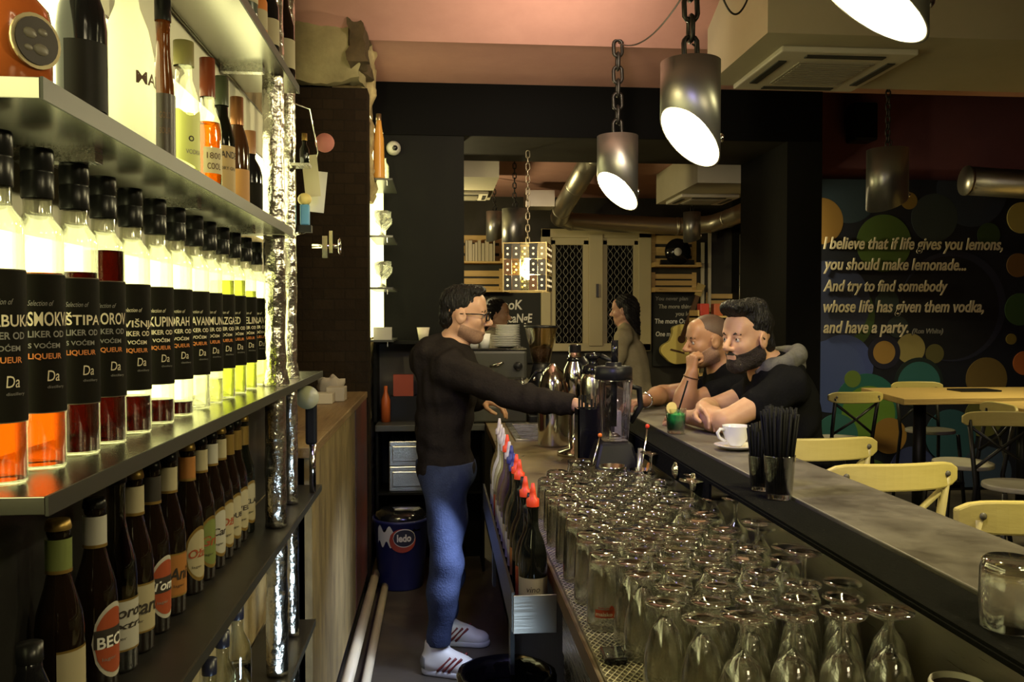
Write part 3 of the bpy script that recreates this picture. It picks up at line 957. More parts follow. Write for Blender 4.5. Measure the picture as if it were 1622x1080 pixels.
# ------------------------------------------------------------------ work counter with sink
WX0, WX1 = 0.295, 0.80
t = thing('work_counter', 'low work counter behind the bar with a brushed concrete top', 'counter', (0, 0, 0))
sx0, sx1, sy0, sy1 = 0.44, 0.76, 4.62, 5.30
top = MB()
for lo, hi in (((WX0, 1.0, .92), (WX1, sy0, .95)), ((WX0, sy1, .92), (WX1, 6.6, .95)), ((WX0, sy0, .92), (sx0, sy1, .95)), ((sx1, sy0, .92), (WX1, sy1, .95))):
    top.box(lo, hi)
top.build('worktop', mat('work_top', (0.30, 0.235, 0.13), 0.4, noise=(0.15, 0.115, 0.065), nscale=6, bump=0.05, rvar=0.15), t)
MB().box((WX0 - .004, 1.0, .915), (WX0, 6.6, .954)).build('edge_strip', mat('brown_edge', (0.09, 0.05, 0.018), 0.45), t)
MB().box((WX0 + .05, 1.0, .06), (WX1, 4.5, .92)).box((WX0 + .05, 5.4, .06), (WX1, 6.6, .92)).box((WX0 + .05, 4.5, .06), (WX1, 5.4, .6)).build('carcass', BLACK, t)
for y in (1.35, 1.95, 2.06):
    MB().box((WX0 + .012, y, 0.0), (WX0 + .03, y + .02, .92)).build('leg', STEEL, t)
MB().box((WX0 + .004, 1.0, .80), (WX0 + .02, 2.05, .914)).build('apron', STEEL, t)
t = thing('sink', 'small stainless steel sink let into the work counter behind the blender', 'sink', (0, 0, .95))
bs = MB()
a, b, c_, d = (sx0, sy0), (sx1, sy0), (sx1, sy1), (sx0, sy1)
q = .035
ring = lambda x0, y0, x1, y1, z: [(x0, y0, z), (x1, y0, z), (x1, y1, z), (x0, y1, z)]
vs = ring(sx0 - .03, sy0 - .03, sx1 + .03, sy1 + .03, .001) + ring(sx0 - .03, sy0 - .03, sx1 + .03, sy1 + .03, .012) + ring(sx0 + .012, sy0 + .012, sx1 - .012, sy1 - .012, .008) + ring(sx0 + q, sy0 + q, sx1 - q, sy1 - q, -.15)
fs = []
for k in range(3):
    for i in range(4):
        j = (i + 1) % 4
        fs.append((k * 4 + i, k * 4 + j, k * 4 + 4 + j, k * 4 + 4 + i))
fs.append((12, 13, 14, 15))
bs.add(vs, fs)
bs.build('basin', brushed('sink_steel', (0.62, 0.60, 0.52), 0.25, 'X'), t, 0.003)
MB().lathe([(0.03, -.149), (0.03, -.146), (0, -.146)], (0.6, 4.96, 0)).build('drain', CHROME, t)
MB().tube([(0.78, 5.1, .012), (0.78, 5.1, .22), (0.75, 5.08, .26), (0.68, 5.04, .26), (0.66, 5.03, .22)], .011, 10).build('tap', CHROME, t)

# ------------------------------------------------------------------ the bar
t = thing('bar_counter', 'long bar counter with grey concrete top and black drip rail', 'bar counter', (0, 0, 0))
MB().box((.866, 0.55, 1.135), (1.12, 5.35, 1.18)).build('bar_top', CONCRETE, t, 0.003)
r = MB().box((.745, 0.55, 1.160), (.864, 5.35, 1.168))
r.box((.749, 0.55, 1.168), (.860, 5.35, 1.1735)).box((.745, 2.30, 1.105), (.752, 5.35, 1.160))
r.build('drip_rail', RUBBER, t)
MB().box((.802, 0.55, .951), (.814, 5.35, 1.160)).build('riser', brushed('riser_steel', (0.40, 0.37, 0.30), 0.35, 'Y'), t)
MB().box((.814, 0.55, 0), (1.0, 5.35, 1.135)).build('front_panel', mat('bar_front', (0.03, 0.025, 0.02), 0.5), t)
MB().box((1.0, 0.55, 0.18), (1.04, 5.3, 0.22)).build('foot_rail', CHROME, t)
for k, y in enumerate((2.43, 2.62)):
    o = MB().lathe([(0, 0), (.026, 0), (.026, .006), (.016, .006), (.016, .012), (0, .012)], seg=20, M=face_matrix((.744, y, 1.140), (0, -1, 0), (0, 0, 1))).build('round_socket', CHROME)
    o.location = (0, 0, 0)
    tag(o, ('chrome ring set in the black rail, nearer the straw glasses', 'chrome ring set in the black rail, nearer the blender')[k], 'socket', 'chrome rings on the bar rail')

# expanded metal drip mat under the glasses
mt = MB()
mx0, mx1, my0, my1 = .305, .79, 1.22, 2.98
for sg in (-1, 1):
    k = my0 - (mx1 - mx0) * 1.6
    while k < my1 + (mx1 - mx0) * 1.6:
        # line y = k' + sg*1.6*(x-mx0)
        pts = []
        for x in (mx0, mx1):
            pts.append((x, k + sg * 1.6 * (x - mx0)))
        (xa, ya), (xb, yb) = pts
        lo_t, hi_t = 0.0, 1.0
        for lim, s in ((my0, 1), (my1, -1)):
            fa, fb = s * (ya - lim), s * (yb - lim)
            if fa < 0 and fb < 0:
                lo_t = 2
            elif fa < 0:
                lo_t = max(lo_t, -fa / (fb - fa))
            elif fb < 0:
                hi_t = min(hi_t, fa / (fa - fb))
        if lo_t < hi_t:
            A = (xa + (xb - xa) * lo_t, ya + (yb - ya) * lo_t, .955 + .0004 * sg)
            B = (xa + (xb - xa) * hi_t, ya + (yb - ya) * hi_t, .955 + .0004 * sg)
            mt.tube([A, B], .0011, 4, smooth=False)
        k += .0225
tt = thing('drip_mat', 'diamond mesh metal mat under the upturned glasses', 'mat', (0, 0, 0))
mt.build('lattice', mat('mat_metal', (0.80, 0.74, 0.52), 0.35, 0.2), tt)
MB().box((mx0 - .003, my0, .9505), (mx1, my1, .9535)).build('tray', mat('tray_base', (0.10, 0.085, 0.05), 0.35), tt)

# ------------------------------------------------------------------ glasses
def closed_glass(outer, inner):
    return list(outer) + list(inner)


def rib(n, amp, z0, z1):
    return lambda a, z: 1 + (amp * (abs(math.cos(a * n / 2)) - .5) if z0 < z < z1 else 0)


GP = {}
GP['tumbler'] = (closed_glass([(.0375, 0), (.0385, .002), (.0378, .03), (.0360, .075), (.0345, .118), (.0325, .128), (.027, .131), (0, .131)],
                              [(0, .112), (.025, .112), (.030, .106), (.0345, .075), (.0363, .03), (.0368, .002), (.0375, 0)]), rib(10, .03, .06, .127))
GP['beer'] = (closed_glass([(.0385, 0), (.0392, .002), (.0385, .06), (.0360, .11), (.0325, .150), (.0300, .158), (.024, .160), (0, .159)],
                           [(0, .142), (.024, .141), (.0295, .135), (.0345, .11), (.0372, .06), (.0377, .002), (.0385, 0)]), None)
GP['goblet'] = (closed_glass([(.0370, 0), (.0378, .002), (.0385, .03), (.0350, .075), (.0240, .115), (.0125, .132), (.0085, .139), (.0085, .146), (.016, .152), (.0330, .158), (.0355, .160), (.0350, .162), (.016, .1625), (0, .161)],
                             [(0, .134), (.008, .131), (.0215, .113), (.0333, .074), (.0370, .03), (.0364, .002), (.0370, 0)]), None)
GP['wine'] = (closed_glass([(.0320, 0), (.0328, .002), (.0392, .050), (.0380, .085), (.0270, .120), (.0100, .136), (.0052, .146), (.0042, .168), (.0055, .184), (.012, .190), (.0340, .195), (.0365, .197), (.0360, .199), (.014, .1995), (0, .198)],
                           [(0, .1300), (.009, .1290), (.0258, .1160), (.0366, .083), (.0379, .050), (.0314, .002), (.0320, 0)]), None)
GP['pint'] = (closed_glass([(.0390, 0), (.0398, .002), (.0400, .08), (.0395, .12), (.0375, .135), (.032, .140), (0, .139)],
                           [(0, .122), (.032, .122), (.0360, .115), (.0384, .08), (.0380, .002), (.0390, 0)]), rib(12, .02, .02, .128))
GNAME = {'tumbler': ('tumbler', 'upturned ribbed tumbler'), 'beer': ('beer_glass', 'tall smooth upturned beer glass'), 'goblet': ('beer_goblet', 'upturned footed beer goblet'),
         'wine': ('wine_glass', 'upturned stemmed wine glass'), 'pint': ('ribbed_glass', 'wide upturned ribbed glass')}
GPROTO = {}


def put_glass(kind, x, y, z, label, group, rz=0.0):
    if kind not in GPROTO:
        prof, rm = GP[kind]
        o = MB().lathe(prof, seg=30 if rm else 24, rmod=rm).build(GNAME[kind][0], GLASS)
        GPROTO[kind] = o
    else:
        o = GPROTO[kind].copy()
        COL.objects.link(o)
    o.location = (x, y, z)
    o.rotation_euler = (0, 0, rz)
    tag(o, label, 'glass', group)
    return o


rng = random.Random(11)
Y = 1.285
row = 0
rows = []
while Y < 2.92:
    rows.append(Y)
    Y += .0835 if len(rows) > 1 else .092
for ri, Y in enumerate(rows):
    x0 = .395 if Y < 1.66 else (.352 if Y < 2.5 else .36)
    x0 += .0405 * (ri % 2)
    xs = []
    x = x0
    while x < .7625:
        xs.append(x)
        x += .0815
    if ri == 0:
        xs = [.472, .553, .634, .715]
    for ci, x in enumerate(xs):
        if Y < 1.33:
            k = 'wine'
        elif Y < 1.60:
            k = 'goblet' if x < .56 else ('goblet')
        elif Y < 1.98:
            k = 'goblet' if x > .38 else 'beer'
        elif Y < 2.35:
            k = 'beer' if x < .42 else ('goblet' if x > .6 and rng.random() < .6 else 'tumbler')
        elif Y < 2.7:
            k = 'tumbler' if rng.random() < .75 else ('wine' if x > .65 else 'pint')
        else:
            k = 'pint' if rng.random() < .6 else 'tumbler'
        if x > .70 and Y > 1.6 and ri % 3 == 1:
            k = 'wine'
        if k == 'beer' and 1.66 < Y < 1.80 and x < .40:
            # the one printed glass at the front corner of the block
            prof, rm = GP['beer']
            t = thing('printed_beer_glass', 'upturned tall beer glass with a red printed badge, at the aisle corner of the glasses', 'glass', (.353, Y, .9572), 0, 'upturned glasses on the drip mat')
            MB().lathe(prof, seg=28).build('glass_body', GLASS, t)
            lb = MB()
            va = math.degrees(math.atan2(-Y, -.353))
            patch(lb, .0396, math.radians(va - 30), math.radians(va + 34), .030, .047, 0, 10)
            lb.prism([(-.006, 0), (.006, 0), (.004, .006), (0, .009), (-.004, .006)], 0, .0008, 0, face_matrix((.0398 * math.cos(math.radians(va + 22)), .0398 * math.sin(math.radians(va + 22)), .048), (-math.sin(math.radians(va + 22)), math.cos(math.radians(va + 22)), 0), (0, 0, 1)))
            for s, a, z, w_, h_, mi_ in (('maisko', va - 27, .034, .036, .0085, 1), ('Studio pivo', va - 20, .0495, .026, .005, 0)):
                tv, tf = text_geo(s, w=w_, h=h_, bold=.02)
                lb.add(wrap(tv, .0402, math.radians(a), z), tf, mi_)
            lb.build('badge', [mat('badge_red', (0.42, 0.07, 0.03), 0.4), CREAMTXT], t)
            continue
        y = Y + rng.uniform(-.0015, .0015)
        lab = f'{GNAME[k][1]}, {ords[ri]} row from the front, {ords[ci]} from the aisle'
        put_glass(k, x + rng.uniform(-.002, .002), y, .9572, lab, 'upturned glasses on the drip mat', rng.uniform(0, 3))

# big ribbed glass upturned on the rail in the right corner, glasses of straws, cup, drink
pg = P(1600, 992, Z=1.174)
GP['low'] = (closed_glass([(.0405, 0), (.0412, .002), (.0412, .05), (.0405, .085), (.038, .096), (.033, .10), (0, .0995)], [(0, .084), (.033, .083), (.037, .078), (.0395, .05), (.0395, .002), (.0405, 0)]), rib(12, .03, .02, .095))
GNAME['low'] = ('low_glass', 'low glass')
g = put_glass('low', pg.x, pg.y, 1.1737, 'low wide glass upturned on the bar rail at the right edge', 'glasses on the bar')
TUMB_UP = closed_glass([(0, 0), (.026, 0), (.029, .003), (.0355, .098), (.036, .1)], [(.0353, .1), (.0345, .098), (.0275, .014), (0, .012)])
STRAW = mat('black_straw', (0.006, 0.006, 0.006), 0.6, spec=.12)


def straw_glass(label, x, y, z, s, n, h, seed):
    t = thing('straw_glass', label, 'glass of straws', (x, y, z), 0, 'glasses of straws')
    MB().lathe([(r * s, zz * s) for r, zz in TUMB_UP], seg=28, rmod=rib(9, .03, .01, .06 * s)).build('glass_body', GLASS, t)
    r_ = random.Random(seed)
    for k in range(n):
        a = 2 * math.pi * k * .381966
        q = math.sqrt((k + .5) / n)
        b0, b1 = .022 * s * q, .033 * s * q + .004
        hh = h + r_.uniform(-.012, .012)
        A = (b0 * math.cos(a), b0 * math.sin(a), .014 * s)
        B = (b1 * 1.15 * math.cos(a + .1), b1 * 1.15 * math.sin(a + .1), hh)
        MB().tube([A, B], .0032, 8).build('straw', STRAW, t)
    return t


straw_glass('clear tumbler packed with black straws on the bar rail, the nearer of two', .835, 2.03, 1.1737, 1.08, 66, .218, 1)
straw_glass('smaller clear tumbler of black straws behind the nearer straw glass', .829, 2.135, 1.1737, .9, 40, .165, 2)

t = thing('coffee_cup', 'white coffee cup standing on its saucer on the bar', 'cup', (.985, 2.76, 1.1812 + .012), math.radians(10))
cp = closed_glass([(0, .004), (.018, .004), (.02, 0), (.022, .004), (.036, .022), (.0435, .045), (.0455, .066), (.0462, .068)], [(.0445, .067), (.042, .045), (.034, .024), (.02, .010), (0, .009)])
MB().lathe(cp, seg=36).build('cup_body', WHITE, t)
MB().tube([(-.042, 0, .055), (-.058, 0, .058), (-.068, 0, .046), (-.062, 0, .03), (-.046, 0, .02), (-.036, 0, .018)], [.005, .0055, .006, .0055, .005, .0045], 10).build('handle', WHITE, t)
MB().lathe([(.0405, .048), (0, .0485)], seg=30).build('coffee', mat('coffee', (0.03, 0.012, 0.005), .1), t)
sc_ = MB().lathe(closed_glass([(0, .002), (.03, .0), (.034, .002), (.058, .008), (.0715, .015), (.0725, .017)], [(.069, .0165), (.055, .0115), (.028, .0075), (0, .007)]), (0, 0, 0), 40).build('saucer', WHITE)
sc_.location = (.985, 2.76, 1.1812)
tag(sc_, 'white saucer under the coffee cup on the bar', 'saucer')

t = thing('green_drink', 'short glass of bright green cocktail with a black straw and lemon slice', 'drink', (.895, 3.165, 1.1812))
MB().lathe([(r * 1.12, z * .95) for r, z in TUMB_UP], seg=28).build('glass_body', GLASS, t)
MB().lathe([(0, .016), (.029, .016), (.0355, .074), (0, .075)], seg=24).build('liquid', mat('green_cocktail', (0.04, 0.78, 0.20), .25, spec=.3), t)
MB().tube([(-.01, 0, .02), (.045, .0, .20)], .0035, 8).build('straw', STRAW, t)
s_ = MB().prism([(.022 * math.cos(a), .022 * math.sin(a)) for a in np.linspace(0, 2 * math.pi, 21)[:-1]], -.003, .003, 0, face_matrix((-.022, -.015, .098), (1, .3, .1), (0, .2, 1)))
s_.build('lemon_slice', mat('lemon_rind', (0.72, 0.58, 0.20), .5), t)

# ------------------------------------------------------------------ hanging tube lamps
LAMPW = mat('lamp_inside', (0.85, 0.82, 0.62), 0.6)
BULB = mat('lamp_bulb', (1, 1, 1), .5, emit=(1.0, 0.90, 0.55), es=26)
CHAINM = mat('dark_chain', (0.03, 0.028, 0.024), 0.4, 0.7)


def chain_mesh(z0, z1, L, wd, wr, seg=6):
    mb = MB()
    n_ = max(1, int((z1 - z0) / (L * .78)))
    st = (z1 - z0) / n_
    for k in range(n_):
        zc = z0 + st * (k + .5)
        pts = []
        for i in range(14):
            a = 2 * math.pi * i / 14
            x_, z_ = wd / 2 * math.cos(a), (L / 2 - wd / 2) * (1 if math.sin(a) > 0 else -1) + wd / 2 * math.sin(a)
            pts.append((x_, 0, zc + z_) if k % 2 == 0 else (0, x_, zc + z_))
        mb.tube(pts, wr, seg, closed=True)
    return mb


def tube_lamp(label, x, y, zc, R, ztop, sx, sy, zceil, lit=True, energy=26, chunky=True, group='tube lamps'):
    t = thing('tube_lamp', label, 'hanging lamp', (x, y, zc), 0, group)
    n_ = 48
    vs, fs = [], []
    for r_, top in ((R, ztop - zc), (R - .006, ztop - zc - .006)):
        for i in range(n_):
            a = 2 * math.pi * i / n_
            px, py = r_ * math.cos(a), r_ * math.sin(a)
            vs.append((px, py, -sx * px - sy * py))
        for i in range(n_):
            a = 2 * math.pi * i / n_
            vs.append((r_ * math.cos(a), r_ * math.sin(a), top))
    o_, i_ = [], []
    sh = MB()
    for i in range(n_):
        j = (i + 1) % n_
        o_.append((i, j, n_ + j, n_ + i))
        i_.append((2 * n_ + j, 2 * n_ + i, 3 * n_ + i, 3 * n_ + j))
        o_.append((2 * n_ + i, 2 * n_ + j, j, i))
    o_.append(tuple(range(n_, 2 * n_)))
    i_.append(tuple(range(3 * n_, 4 * n_))[::-1])
    sh.v = vs
    sh.f = o_ + i_
    sh.m = [0] * len(o_) + [1] * len(i_)
    sh.s = [len(q) == 4 for q in sh.f]
    sh.build('lamp_shade', [GUN, LAMPW], t)
    chain_mesh(ztop - zc + .01, zceil - zc, .095 if chunky else .05, .052 if chunky else .028, .010 if chunky else .005).build('chain', CHAINM, t)
    MB().tube([(.012, 0, ztop - zc), (.03, 0, ztop - zc + .05), (.006, 0, ztop - zc + .07)], .004, 6).build('wire', CHAINM, t)
    MB().sphere((R * .97, -R * .3, .03 - sx * R * .4), (.012, .014, .018), 0, 12).build('stud', CHROME, t)
    if lit:
        MB().lathe([(0, -.05), (.03, -.04), (.042, -.01), (.036, .02), (.02, .05), (.02, .09), (0, .09)], (0, 0, .10), 20).build('bulb', BULB, t)
        d = bpy.data.lights.new('lamp_light', 'POINT')
        d.energy = energy
        d.color = (1.0, 0.86, 0.48)
        d.shadow_soft_size = .03
        l = bpy.data.objects.new('lamp_light', d)
        l.location = (-.02, -.01, .02)
        l.parent = t
        COL.objects.link(l)
    return t


p1 = P(1093, 218, Y=3.19)
tube_lamp('lit steel tube lamp over the bar, hanging on a thick black chain', p1.x, 3.19, p1.z, .113, 2.588, .80, .42, 3.68)
p2_ = P(978, 303, Y=4.90)
tube_lamp('lit steel tube lamp further along the bar, in front of the black beam', p2_.x, 4.90, p2_.z, .119, P(978, 216, Y=4.9).z, .76, .42, 3.215)
p3_ = P(1380, 4, Y=1.77)
tube_lamp('lit tube lamp cut off by the top of the picture, nearest the camera', p3_.x, 1.77, p3_.z, .113, 2.70, .74, -.14, 3.76)
tube_lamp('added lit tube lamp hanging over the bar, out of view behind the camera', .95, .3, 2.3, .113, 2.59, .8, .4, 3.74)  # extra lamp out of view, added for its light
p4_ = P(1197, 367, Y=7.4)
tube_lamp('lit dark tube lamp of the rear room, hung below its air conditioner box', p4_.x, 7.4, p4_.z, .112, P(1197, 316, Y=7.4).z, -.86, .10, 2.69, True, 46, False)
for u, vt, vb, Yq, R, lab in ((815, 331, 402, 7.3, .108, 'unlit grey tube lamp beside the glowing cassette lamp'), (783, 335, 385, 8.3, .08, 'slim unlit tube lamp at the left of the rear room'),
                              (1096, 336, 386, 8.3, .085, 'unlit tube lamp in front of the wooden crate on the rear wall')):
    pt, pb = P(u, vt, Y=Yq), P(u, vb, Y=Yq)
    tube_lamp(lab, pt.x, Yq, pb.z + .04, R, pt.z, -.3, -.3, 2.98 if u != 1096 else 2.70 + .28, False, 0, False)
pt, pb = P(1406, 237, Y=5.2), P(1406, 322, Y=5.2)
tube_lamp('steel tube lamp in front of the painted wall', pt.x, 5.2, pb.z, .125, pt.z, -.45, -.3, 3.21, False, 0, False)

# lamp cords slung between the chains
def cord(label, a, b, sag, r=.004):
    a, b = Vector(a), Vector(b)
    pts = []
    for i in range(17):
        s = i / 16
        q = a.lerp(b, s)
        q.z -= sag * 4 * s * (1 - s)
        pts.append(q)
    tag(MB().tube(pts, r, 6).build('lamp_cord', CHAINM), label, 'cord', 'lamp cords')


cord('thin black cord slung from the beam lamp chain to the big lamp', (p2_.x, 4.88, 3.2), (p1.x + .02, 3.21, 2.62 + .30), .10)
cord('thin black cord looping beside the ceiling box', P(1142, -12, Y=3.3), P(1188, -12, Y=3.3), .085, .004)

# ------------------------------------------------------------------ lamp of music cassettes
cx0, cy0 = P(836, 424, Y=6.25).x, 6.25
zt, zb = P(836, 388, Y=6.25).z, P(836, 461, Y=6.25).z
t = thing('cassette_lamp', 'glowing square lamp made of old music cassettes on a light chain', 'hanging lamp', (cx0, cy0, zb), math.radians(-14))
S = .155
cas_cols = [mat('cassette_black', (0.02, 0.018, 0.015), .4), mat('cassette_brown', (0.16, 0.07, 0.02), .4), mat('cassette_cream', (0.45, 0.38, 0.2), .5), mat('cassette_grey', (0.10, 0.09, 0.07), .4),
            clear_glass('cassette_clear', (0.8, 0.72, 0.45), .15, .1)]
HOLE = mat('cassette_reel', (0.75, 0.65, 0.4), .5, emit=(1, .8, .42), es=1.3)
rngc = random.Random(4)
hz = (zt - zb) / 3
for side in range(4):
    for i in range(5):
        for j in range(3):
            w_, h_ = 2 * S / 5 * .93, hz * .95
            x_ = -S + (i + .5) * 2 * S / 5
            z_ = (j + .5) * hz
            M = Matrix.Rotation(side * math.pi / 2, 4, 'Z') @ Matrix.Translation((x_, -S, z_))
            mb = MB().box((-w_ / 2, -.005, -h_ / 2), (w_ / 2, .005, h_ / 2), 0, M)
            for zz in (-.021, .021):
                mb.lathe([(0, 0), (.0085, 0), (.0085, .013), (0, .013)], seg=12, mi=1, M=M @ Matrix.Translation((0, .0065, zz)) @ Matrix.Rotation(math.pi / 2, 4, 'X'))
            mid = i in (2,) or (i == 1 and j == 1)
            o = mb.build('cassette', [cas_cols[4] if mid else rngc.choice(cas_cols[:4] if i else cas_cols[:2]), HOLE], t)
fr = MB()
for sx in (-1, 1):
    for sy in (-1, 1):
        fr.box((sx * S - .005, sy * S - .005, -.008), (sx * S + .005, sy * S + .005, zt - zb + .008))
for z_ in (-.006, zt - zb):
    for k in range(4):
        fr.box((-S, -S - .004, z_), (S, -S + .004, z_ + .006), 0, Matrix.Rotation(k * math.pi / 2, 4, 'Z'))
fr.tube([(-S, 0, zt - zb), (S, 0, zt - zb)], .004, 6)
fr.build('frame', mat('brass_wire', (0.5, 0.38, 0.18), .35, .8), t)
chain_mesh(zt - zb + .01, 2.84 - zb, .055, .028, .0042).build('chain', mat('light_chain', (0.45, 0.38, 0.25), .35, .8), t)
MB().lathe([(0, -.06), (.045, -.03), (.055, .02), (.03, .07), (.02, .1), (0, .1)], (0, 0, .14), 18).build('bulb', mat('cassette_bulb', (1, 1, 1), .5, emit=(1, .86, .45), es=40), t)
d = bpy.data.lights.new('lamp_light', 'POINT')
d.energy, d.color, d.shadow_soft_size = 14, (1, .84, .45), .04
l = bpy.data.objects.new('lamp_light', d)
l.location = (0, 0, .16)
l.parent = t
COL.objects.link(l)

# ------------------------------------------------------------------ mural board
MY = 7.58
t = thing('mural_panel', 'painted wall panel of coloured circles with a lemonade saying in cream letters', 'mural', (0, MY, 0))
def MP(u, v):
    p = P(u, v, Y=MY)
    return p.x, p.z
mb = MB().box((MP(1298, 300)[0], 0, .02), (RX1 - .02, .035, MP(1400, 284)[1]), 0)
cols = [(0.008, 0.010, 0.019)]
circ = [(1345, 305, 50, (.02, .035, .05)), (1540, 300, 62, (.022, .03, .055)), (1300, 350, 38, (.21, .12, .03)), (1480, 345, 40, (.03, .04, .045)), (1400, 385, 47, (.055, .095, .022)),
        (1440, 318, 14, (.2, .13, .03)), (1566, 372, 20, (.03, .055, .02)), (1330, 500, 60, (.04, .075, .02)), (1313, 480, 70, (.028, .036, .085)), (1335, 580, 52, (.055, .08, .26)), (1316, 596, 60, (.06, .09, .28)),
        (1510, 485, 92, (.018, .02, .04)), (1504, 488, 86, (.007, .008, .012)), (1405, 478, 20, (.025, .04, .04)), (1422, 518, 18, (.02, .03, .03)), (1442, 552, 25, (.30, .25, .09)), (1400, 558, 28, (.012, .012, .03)), (1400, 558, 19, (.34, .20, .05)),
        (1480, 560, 16, (.10, .09, .03)), (1455, 606, 42, (.01, .02, .02)), (1455, 608, 37, (.03, .13, .13)), (1372, 645, 56, (.02, .12, .10)), (1375, 655, 46, (.11, .22, .03)), (1350, 600, 14, (.13, .2, .04)), (1325, 690, 36, (.03, .13, .13)),
        (1408, 690, 30, (.26, .14, .03)), (1562, 600, 36, (.15, .10, .03)), (1558, 660, 34, (.10, .10, .03)), (1618, 345, 26, (.4, .33, .1)), (1612, 420, 20, (.17, .09, .03)), (1615, 490, 27, (.04, .09, .03)),
        (1601, 537, 9, (.2, .15, .03)), (1622, 575, 20, (.42, .12, .03)), (1505, 690, 44, (.02, .07, .10)), (1445, 745, 40, (.03, .04, .12)), (1380, 760, 34, (.05, .1, .03)), (1560, 750, 46, (.03, .05, .09)), (1690, 420, 60, (.05, .1, .05)), (1700, 560, 55, (.2, .1, .03)), (1330, 770, 30, (.2, .1, .03))]
ms = [mat('mural_ground', cols[0], .55)]
lim = MP(1299, 300)[0]
for k, (u, v, r_, cc) in enumerate(circ):
    x_, z_ = MP(u, v)
    R = r_ * MY / FPX
    poly = []
    for i in range(40):
        a = 2 * math.pi * i / 40
        poly.append((max(lim, x_ + R * math.cos(a)), max(.03, min(MP(1400, 285)[1], z_ + R * math.sin(a)))))
    m_ = mat(f'mural_paint_{k}', tuple(q * 1.15 for q in cc), .55)
    ms.append(m_)
    mb.prism(poly, 0, .0012 + .0003 * k, len(ms) - 1, face_matrix((0, 0, 0), (1, 0, 0), (0, 0, 1)))
mb.build('board', ms, t)
for s, v, u0, u1, hb, m_ in (('I believe that if life gives you lemons,', 394, 1303, 1586, 0, CREAMTXT), ('you should make lemonade...', 427, 1303, 1528, 0, CREAMTXT), ('And try to find somebody', 461, 1303, 1499, 0, CREAMTXT),
                             ('whose life has given them vodka,', 494, 1303, 1556, 0, CREAMTXT), ('and have a party.', 527, 1303, 1437, 0, CREAMTXT), ('(Ron White)', 528, 1443, 1492, 0, GREYTXT)):
    (xa, za), (xb, zb2) = MP(u0, v), MP(u1, v)
    tv, tf = text_geo(s, 1.0, .25, .018, .004)
    w_ = xb - xa
    sc = w_ / tv[:, 0].max()
    tv = tv * [sc, sc * (1.32 if m_ is CREAMTXT else 1.1), 1]
    MB().add(tv, tf, 0, False, face_matrix((xa, -.019, za), (1, 0, 0), (0, 0, 1))).build('lettering', m_, t)

# wall speaker
t = thing('wall_speaker', 'small black loudspeaker high on the purple wall', 'speaker', (P(1365, 195, Y=7.45).x, 7.45, P(1365, 195, Y=7.45).z))
MB().box((-.11, -.09, -.17), (.11, .10, .17)).build('cabinet', BLACKPL, t, .02)
MB().box((-.095, -.1, -.15), (.095, -.09, .15)).build('front_grille', RUBBER, t, .01)
MB().box((-.03, .09, -.03), (.03, .175, .03)).build('bracket', BLACK, t)

# ------------------------------------------------------------------ high tables and stools
BLKMET = mat('black_metal', (0.018, 0.018, 0.016), .4, .3)
SEATM = mat('seat_grey', (0.42, 0.40, 0.31), .35, noise=(.34, .32, .25), nscale=6)


def high_table(label, poly, z):
    cx_ = sum(p[0] for p in poly) / len(poly)
    cy_ = sum(p[1] for p in poly) / len(poly)
    t = thing('high_table', label, 'table', (cx_, cy_, 0), 0, 'high tables')
    MB().prism([(x_ - cx_, y_ - cy_) for x_, y_ in poly], z - .045, z).build('tabletop', PALEWOOD, t, .004)
    for dx in (-.42, .42):
        q = (dx, 0, 0)
        MB().lathe([(0, .012), (.05, .012), (.045, z - .055), (0, z - .055)], q, seg=16).build('column', BLKMET, t)
        MB().lathe([(0, 0), (.25, 0), (.25, .008), (.06, .02), (0, .02)], q, seg=28).build('foot', BLKMET, t)
        MB().box((dx - .15, -.2, z - .056), (dx + .15, .2, z - .0455)).build('top_plate', BLKMET, t)
    return t


high_table('pale wood high table in front of the painted circles', [(3.25, 5.72), (4.75, 5.78), (4.85, 6.62), (3.42, 6.66)], 1.05)
high_table('pale wood high table at the right edge, only its corner in view', [(3.60, 4.72), (4.9, 4.75), (4.9, 5.5), (3.70, 5.5)], 1.05)


